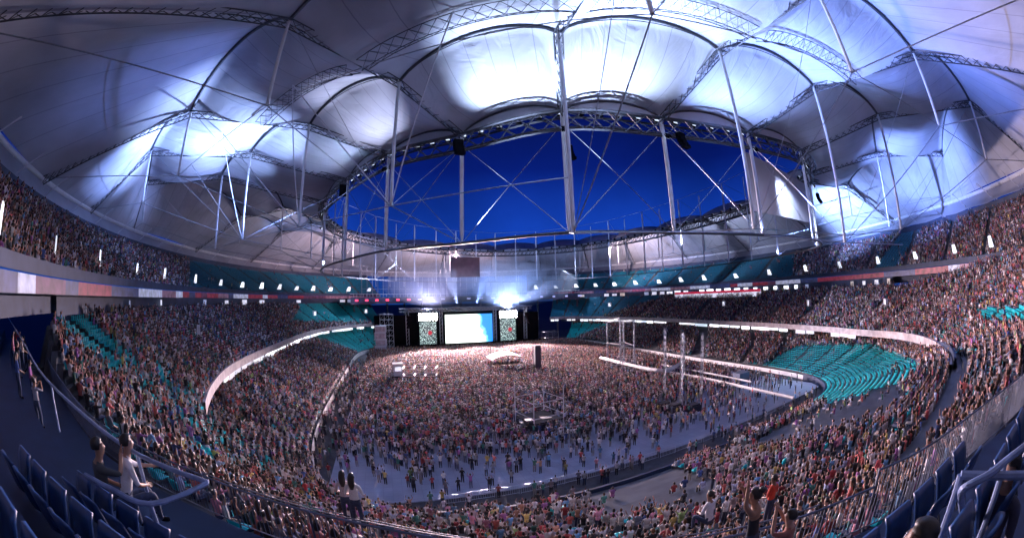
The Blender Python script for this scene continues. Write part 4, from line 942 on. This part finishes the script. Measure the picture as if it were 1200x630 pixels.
def hair_mesh(name, c, kind='short'):
    m = MB(); n, k = 14, 9; vs = []; fs = []
    for jj in range(k + 1):
        ph = PI * jj / k * (.64 if kind == 'short' else .70)
        for i in range(n):
            t = 2 * PI * i / n; y = math.sin(t) * math.sin(ph); f = 1.0
            zz = .108 * math.cos(ph)
            if y > .15 and math.cos(ph) < .55: f = .80            # cut back over the face
            wob = 1 + .05 * math.sin(5 * t + jj)
            vs.append((c.x + .088 * f * wob * math.sin(ph) * math.cos(t), c.y - .012 + .108 * f * wob * y, c.z + .015 + max(zz, .02 if y > .15 else -9)))
    for jj in range(k):
        for i in range(n): fs.append((jj * n + i, (jj + 1) * n + i, (jj + 1) * n + (i + 1) % n, jj * n + (i + 1) % n))
    m.quadlist(vs, fs)
    if kind == 'long':
        pts = [(c.x, c.y - .06, c.z + .03), (c.x, c.y - .10, c.z - .08), (c.x, c.y - .11, c.z - .20), (c.x, c.y - .10, c.z - .33)]
        vs = []; 
        for q, (p, rx) in enumerate(zip(pts, (.085, .095, .09, .05))):
            for i in range(10): t = 2 * PI * i / 10; vs.append((p[0] + rx * math.cos(t), p[1] + .045 * math.sin(t), p[2]))
        m.quadlist(vs, [(q * 10 + i, q * 10 + (i + 1) % 10, (q + 1) * 10 + (i + 1) % 10, (q + 1) * 10 + i) for q in range(3) for i in range(10)] + [tuple(range(30, 40))])
    if kind == 'bun':
        vs = []; b = (c.x, c.y - .10, c.z + .10)
        for jj in range(7):
            for i in range(10): t = 2 * PI * i / 10; ph = PI * (jj + .2) / 6.6; vs.append((b[0] + .058 * math.sin(ph) * math.cos(t), b[1] + .058 * math.sin(ph) * math.sin(t), b[2] + .055 * math.cos(ph)))
        m.quadlist(vs, [(q * 10 + i, (q + 1) * 10 + i, (q + 1) * 10 + (i + 1) % 10, q * 10 + (i + 1) % 10) for q in range(6) for i in range(10)])
    me = bpy.data.meshes.new(name); me.from_pydata(m.v, [], m.f); me.materials.append(hairm); me.polygons.foreach_set('use_smooth', [True] * len(me.polygons)); me.update(); return me
POSES = [(0, 'lap', 'lap', .0), (0, 'down', 'lap', .06), (0, 'clap', 'clap', .0), (0, 'phone', 'down', .0), (1, 'down', 'down', .0), (1, 'up', 'up', .0), (1, 'phone', 'phone', .02), (1, 'down', 'up', .0)]
PROTO = []
skins_m = [skinm, mat('skin_tan', (.36, .21, .15), .5, noise=.08, nscale=12), mat('skin_dark', (.15, .075, .045), .5, noise=.08, nscale=12)]
for pi_, (sd, l, r, ln) in enumerate(POSES):
    me, hc = body_mesh('person', bool(sd), l, r, ln, mats=(skins_m[pi_ % 3], clothm, denim, black)); PROTO.append((me, hc, {k: hair_mesh('hair', hc, k) for k in ('short', 'long', 'bun')}))
byposes = {(0, 0): [0, 1], (0, 1): [2], (0, 2): [2, 3], (0, 3): [3], (1, 0): [4], (1, 1): [5], (1, 2): [6], (1, 3): [7]}
cand = cand[np.argsort(apx[cand])]
rows_seen = {}
for i in cand: rows_seen.setdefault(int(arow[i]), []).append(i)
TN = {0: 'lower stand', 1: 'middle stand'}
rk = sorted([r for r in rows_seen if r >= 0], reverse=True)
for r, lst in rows_seen.items():
    for q, i in enumerate(lst):
        st_, a_ = int(ast[i]), int(aarm[i]); me, hc, hs = PROTO[random.choice(byposes[(st_, a_)])]
        o = bpy.data.objects.new('person', me); C.objects.link(o); o.location = ap[i]; o.rotation_euler = (0, 0, arot[i]); s_ = float(asc[i]); o.scale = (s_,) * 3
        sh = int(ashirt[i]); o.color = (*[float(v) for v in cols[i, 2]], 1); hk = random.choice(['short', 'long', 'short', 'bun', 'long'])
        hn = {'short': 'short dark hair', 'long': 'long dark hair', 'bun': 'dark hair in a bun'}[hk]; hm = hs[hk]; h = bpy.data.objects.new('hair', hm); C.objects.link(h); h.parent = o
        where = 'in %s row below the fence' % ordn(rk.index(r)) if r >= 0 else 'beside the pitch'
        side = 'standing' if st_ else 'seated'
        tag(o, '%s person in %s top, %s from left %s' % (side, SNAMES[sh].replace('pale blue', 'sky-blue'), ordn(q), where), 'person', 'spectators in the rows nearest the railing')
# ------------------------------------------------------------------ seats
def seat_parts(mt):
    a = MB(); pts = [(-.21, .44), (-.20, .40), (.20, .40), (.21, .44)]
    for k, (x0, y0, z0, x1, y1, z1) in enumerate(((-.22, -.02, .43, .22, .40, .47),)):
        pass
    nx, ny = 6, 5; vs = [(-.22 + .44 * i / nx, .40 * j_ / ny, .43 - .03 * math.sin(PI * i / nx) * math.sin(PI * min(1, j_ / ny + .1)) + (.02 if j_ == 0 else 0) - (.02 if j_ == ny else 0)) for j_ in range(ny + 1) for i in range(nx + 1)]
    N_ = len(vs); vs += [(x, y, z - .035) for x, y, z in vs]; g = lambda i, j_: j_ * (nx + 1) + i
    fs = []
    for j_ in range(ny):
        for i in range(nx): fs += [(g(i, j_), g(i + 1, j_), g(i + 1, j_ + 1), g(i, j_ + 1)), (g(i, j_) + N_, g(i, j_ + 1) + N_, g(i + 1, j_ + 1) + N_, g(i + 1, j_) + N_)]
    for i in range(nx): fs += [(g(i, 0), g(i, 0) + N_, g(i + 1, 0) + N_, g(i + 1, 0)), (g(i, ny), g(i + 1, ny), g(i + 1, ny) + N_, g(i, ny) + N_)]
    for j_ in range(ny): fs += [(g(0, j_), g(0, j_ + 1), g(0, j_ + 1) + N_, g(0, j_) + N_), (g(nx, j_), g(nx, j_) + N_, g(nx, j_ + 1) + N_, g(nx, j_ + 1))]
    a.quadlist(vs, fs)
    b = MB(); vs = []
    for j_ in range(ny + 1):
        for i in range(nx + 1):
            u = i / nx * 2 - 1; v = j_ / ny; wd = .22 * (1 - .12 * v ** 4) ; z = .42 + .42 * v - (.05 * (abs(u) ** 3) if j_ == ny else 0)
            vs.append((u * wd, -.03 - .09 * v - .045 * (1 - u * u), z))
    vs += [(x, y - .03, z) for x, y, z in vs]; b.quadlist(vs, fs)
    return a, b
bars = MB()
bars.path([(-.15, .02, .40), (-.15, -.12, .12), (.15, -.12, .12), (.15, .02, .40)], .018, 5)
sa, sb_ = seat_parts(None)
def make_seat(mt):
    e_ = empty('stadium_seat', (0, 0, 0)); sa.build('seat', mt, e_, smooth=True, local=True); sb_.build('backrest', mt, e_, smooth=True, local=True); bars.build('bracket', steeld, e_, local=True); return e_
sv_i = np.where(~occ & ~bare_all & ~((tcode == 1) & (rown < 3) & (px > 1040) & (py > 410)) & ((px > -10) & (px < 1210) & (py < 640)))[0]
sv_i = sv_i[np.argsort(dist[sv_i])]; near_s = sv_i[:215]; far_s = np.concatenate([sv_i[215:]])
srot = face_dir(pos) 
proto_seat = make_seat(teal); first = True; seen_rows = {}
near_s = near_s[np.argsort(px[near_s])]
for i in near_s:
    key = (int(tcode[i]), int(rown[i])); q = seen_rows.get(key, 0); seen_rows[key] = q + 1
for c_, key in enumerate(sorted(seen_rows, reverse=True)): seen_rows[key] = [0, c_]
for i in near_s:
    key = (int(tcode[i]), int(rown[i])); o = proto_seat if first else copy_tree(proto_seat); first = False
    o.location = pos[i]; o.rotation_euler = (0, 0, float(srot[i])); q, c_ = seen_rows[key]; seen_rows[key][0] += 1
    tag(o, 'vacant teal plastic seat, %s from left in the %s row of %s' % (ordn(q), ordn(key[1]), ('lower stand', 'middle stand', 'upper stand')[key[0]]), 'seat', 'vacant teal seats in the stands')
tt_ = T(); 
def bx(t, c, s, col):
    o = len(t.v)
    for x in (-1, 1):
        for y in (-1, 1):
            for z in (-1, 1): t.v.append(Vector((c[0] + x * s[0] / 2, c[1] + y * s[1] / 2, c[2] + z * s[2] / 2))); t.c.append(0)
    t.f += [tuple(o + k for k in f) for f in ((0, 1, 3, 2), (4, 6, 7, 5), (0, 4, 5, 1), (2, 3, 7, 6), (0, 2, 6, 4), (1, 5, 7, 3))]
bx(tt_, (0, .18, .43), (.42, .38, .05), 0); bx(tt_, (0, -.08, .62), (.42, .06, .42), 0)
tm_ = (np.array([list(p) for p in tt_.v]), tt_.f, np.array(tt_.c)); k = far_s
sc_ = np.ones((len(k), 4, 3)) * np.array([.0, .52, .56]); 
bl = (tcode[k] == 2) | ((tcode[k] == 1) & (px[k] > 600) & (px[k] < 800)); sc_[bl] = np.array([.0, .20, .32]) ; sc_ *= rng.uniform(.8, 1.1, (len(k), 1, 1))  # upper tier bluer; far middle block has its blue light put into seat colour
seatm = mat('seat_plastic', (.5, .5, .5), .4, attr='Col')
so = merged('seating', [place_many(tm_, pos[k], srot[k], np.ones(len(k)), sc_)], seatm); tag(so, 'rows upon rows of vacant teal and blue seats in the far stands', 'seats', None, 'stuff')
print('vacant far seats', len(k))

# ------------------------------------------------------------------ own block: fence, handrails, blue seats, people close by
fz = 14.75
def fpt(i): return FENCE[i]
fc = catmull([(x, y, fz) for x, y in FENCE], 5)
plat = MB(); lo = [p + Vector((0, 0, -.02)) for p in fc]; c0 = Vector((-.5, -9, 0))
e_ = empty('near_terrace', (0, 0, 14)); tag(e_, 'dark blue concrete terrace and steps directly below the viewpoint', 'terrace')
bk = [p + (Vector((p.x, p.y, 0)) - Vector((0, 120, 0))).normalized() * 1.6 for p in fc]
ribbon(plat, lo, bk); ribbon(plat, [p - Vector((0, 0, 1.6)) for p in lo], lo)
zz = fz
for st_ in range(9):
    nb = [p + (Vector((p.x, p.y, 0)) - Vector((0, 120, 0))).normalized() * (1.6 + .8 * st_) for p in fc]; nf = [p + (Vector((p.x, p.y, 0)) - Vector((0, 120, 0))).normalized() * (2.4 + .8 * st_) for p in fc]
    z0 = .62 * st_; z1 = .62 * (st_ + 1)
    ribbon(plat, [p + Vector((0, 0, z0)) for p in nb], [p + Vector((0, 0, z1)) for p in nb]); ribbon(plat, [p + Vector((0, 0, z1)) for p in nb], [p + Vector((0, 0, z1)) for p in nf])
plat.build('steps', bluewall, e_)
fe = empty('steel_fence', (0, 6, fz)); tag(fe, 'grey steel bar fence running along the terrace edge above the crowd', 'fence')
acc = 0
for i in range(0, len(fc) - 4, 4):
    a = fc[i:i + 5]; m = MB(); H_ = 1.12 if a[0].x < 8 else 1.5
    m.path([p + Vector((0, 0, H_)) for p in a], .026, 6); m.path([p + Vector((0, 0, .12)) for p in a], .018, 5)
    L = sum((a[j + 1] - a[j]).length for j in range(4)); nbars = max(3, int(L / .125))
    for b in range(nbars + 1):
        t = b / nbars * 4; j = min(3, int(t)); p = a[j].lerp(a[j + 1], t - j); rr = .011 if b % nbars else .026
        m.tube(p + Vector((0, 0, 0 if b % nbars == 0 else .12)), p + Vector((0, 0, H_)), rr, 4, cap=False)
    m.build('fence_panel', mat('fence_paint', (.09, .11, .17), .6, 0, noise=.2), fe)
# rails among the rows below the fence
for off, hgt, n_ in ((2.6, .95, 1), (5.4, .9, 2)):
    pts = []
    for p in fc[18:62:2]:
        d = (Vector((0, 120, 0)) - Vector((p.x, p.y, 0))).normalized(); q = p + d * off; pts.append(Vector((q.x, q.y, fz - .62 * off + hgt + .1)))
    m = MB(); m.path(pts, .024, 5)
    for p in pts[::2]: m.tube(p, p - Vector((0, 0, 1.05)), .02, 5)
    tag(m.build('handrail', mat('fence_paint', (.09, .11, .17), .6, 0, noise=.2)), 'thin grey handrail among the seated rows, %s one below the bar fence' % ORD[n_ - 1], 'handrail')
def rail(name, pix, r, label, posts=()):
    e_ = empty(name, pix[0]); tag(e_, label, 'handrail'); m = MB(); m.path(catmull(pix, 4) if len(pix) > 2 else pix, r, 8); m.build('rail', mat('blue_grey_paint', (.20, .26, .42), .45, .2, noise=.25, nscale=6), e_)
    for a, b in posts: m = MB(); m.tube(a, b, r * .85, 8); m.build('post', mat('blue_grey_paint', (.2, .26, .42)), e_)
    return e_
Q = lambda x, y, z=18.0: P(x, y, z)
a, b = P(236, 562, 18.0), P(176, 590, 18.0)
rail('handrail', [Q(4, 362), Q(22, 392), Q(45, 432), Q(95, 483), Q(150, 525), Q(200, 549), a, P(238, 568, 17.98), b, Q(130, 572), Q(100, 556)], .032,
     'thick blue grey tube handrail curving round the left terrace corner', [(P(160, 529, 18.0), P(160, 529, 18.0) - Vector((0, 0, 1.1))), (b, b - Vector((0, 0, 1.1))), (Q(60, 450), Q(60, 450) - Vector((0, 0, 1.1)))])
a = P(1126, 556, 18.7); b = P(1206, 556, 18.7)
rail('handrail', [a, b], .034, 'straight blue grey tube handrail at the right picture edge', [(a, a - Vector((0, 0, 1.1)))])
rail('handrail', [P(1128, 600, 18.3), P(1126, 578, 18.6), P(1134, 569, 18.7), P(1160, 555, 18.75), P(1178, 540, 18.75), P(1206, 518, 18.75)], .030, 'bent blue tube rail rising to the right picture edge', [(P(1178, 540, 18.75), P(1178, 540, 18.75) - Vector((0, 0, 1.0)))])
bp_ = make_seat(mat('navy_plastic', (.006, .035, .13), .4, noise=.3, nscale=6)); ws = [0]
for c_ in bp_.children:
    if c_.name.startswith('seat'): c_.location = (0, .40, .30); c_.rotation_euler = (rad(72), 0, 0)
    else: c_.location = (0, 0, 0); c_.rotation_euler = (0, 0, 0)
def seat_row(p0, p1, n_, zf, rz, side, rown_):
    global bp_
    for i in range(n_):
        t = (i + .5) / n_; x = p0[0] + (p1[0] - p0[0]) * t; y = p0[1] + (p1[1] - p0[1]) * t
        o = bp_ if ws[0] == 0 else copy_tree(bp_); ws[0] += 1; o.location = (x, y, zf); o.rotation_euler = (0, 0, rz + random.uniform(-.03, .03))
        tag(o, 'blue plastic seat, %s from left in the %s row of the %s terrace corner' % (ordn(i), ORD[rown_], side), 'seat', 'blue seats around the viewpoint')
# left block rows run from far left to near right
for r_ in range(4):
    d = Vector((-.34, -.94)) * (.8 * r_); p0 = Vector((-4.6, 3.65)) + d; p1 = Vector((-.75, 2.25)) + d
    seat_row(p0, p1, 7, 17.0 + .5 * r_, math.atan2(.94, .34) - PI / 2, 'left', r_)
for r_ in range(3):
    d = Vector((-.2, -.95)) * (.8 * r_) ; p0 = Vector((2.1, .75)) + d; p1 = Vector((5.6, .05)) + d
    seat_row(p0, p1, 6, 17.2 + .5 * r_, math.atan2(.95, .2) - PI / 2 , 'right', r_)
def hero(loc, rz, color, label, hair, hcol=None, skin=0, scale=1.0, **kw):
    me, hc = body_mesh('person', fingers=True, mats=(skins_m[skin], clothm, denim, black), **kw); o = bpy.data.objects.new('person', me); C.objects.link(o)
    o.location = loc; o.rotation_euler = (0, 0, rz); o.color = (*color, 1); o.scale = (scale,) * 3; tag(o, label, 'person')
    h = bpy.data.objects.new('hair', hair_mesh('hair', hc, hair)); C.objects.link(h); h.parent = o
    return o
def head_at(px_, py_, dist_, stand, lean=0.0):       # feet position so that the head centre falls on that ray
    p = PD(px_, py_, dist_); return p - Vector((0, 0, (1.67 if stand else 1.23)))
hero(head_at(131, 521, 6.0, 0), rad(-35), (.72, .72, .74), 'person in white shirt leaning forward by the thick handrail', 'short', skin=1, stand=False, armL='rail', armR='lap', lean=.16)
hero(head_at(104, 524, 5.9, 0), rad(-30), (.05, .055, .06), 'person in dark patterned top beside the white shirted one at the handrail', 'short', skin=0, stand=False, armL='lap', armR='phone', lean=.08)
hero(head_at(893, 580, 6.3, 1), rad(20), (.02, .02, .025), 'bare shouldered person with dark bun raising both arms before the fence', 'bun', skin=0, stand=True, armL='up', armR='clap', lean=.05, bare=True)
hero(head_at(930, 604, 6.6, 1), rad(10), (.30, .12, .1), 'person clapping with raised hands right of the bare shouldered one', 'short', skin=1, stand=True, armL='clap', armR='clap', lean=0)
hero(head_at(836, 580, 10.5, 0), rad(5), (.62, .62, .66), 'broad backed person in pale shirt seated below the fence', 'short', skin=0, stand=False, armL='lap', armR='lap', lean=.05)
hero(head_at(400, 556, 11.0, 1), rad(-5), (.5, .42, .42), 'person in pale pink top standing left of a pair above the rows', 'long', skin=1, stand=True, armL='down', armR='down')
hero(head_at(411, 559, 10.6, 1), rad(-12), (.66, .64, .62), 'person in cream top standing right of a pair above the rows', 'long', skin=1, stand=True, armL='down', armR='down')
hero(head_at(909, 560, 12.0, 1), rad(0), (.6, .06, .03), 'person in bright red top standing above the seated rows on the right', 'short', skin=2, stand=True, armL='down', armR='down')
hero(head_at(1098, 628, 2.7, 0), rad(20), (.02, .18, .5), 'person in blue shirt at the lower right corner with arm out', 'short', skin=2, stand=False, armL='rail', armR='lap', lean=.05)
hero(head_at(1188, 545, 3.8, 0), rad(60), (.06, .06, .1), 'pale haired onlooker behind the straight handrail at the right edge', 'short', skin=1, stand=False, armL='lap', armR='lap')
# people walking on the left part of the terrace behind the fence
for q, x in enumerate((-27.5, -25.6, -24.4, -22.3, -21.0, -19.6, -17.4, -15.9, -13.6)):
    off = (2.4, 3.1, 2.2, 3.3, 2.6, 3.0, 2.3, 3.2, 2.5)[q]; y = float(np.interp(x, FX, FY)) - off; k_ = max(0, int((off * .95 - 1.6) / .8) + 1); me, hc, hs = PROTO[(4, 6, 4, 7, 4, 6, 4, 4, 6)[q]]
    o = bpy.data.objects.new('person', me); C.objects.link(o); o.location = (x, y, fz + .62 * k_); o.rotation_euler = (0, 0, rad(-40 + 25 * (q % 3))); sh = (0, 11, 5, 16, 0, 6, 20, 13, 9)[q]; o.color = (*SHIRTS[sh], 1)
    h = bpy.data.objects.new('hair', hs[('short', 'long', 'bun')[q % 3]]); C.objects.link(h); h.parent = o
    tag(o, 'person in %s top standing on the left terrace, %s from left' % (SNAMES[sh], ordn(q)), 'person', 'people standing on the left terrace')
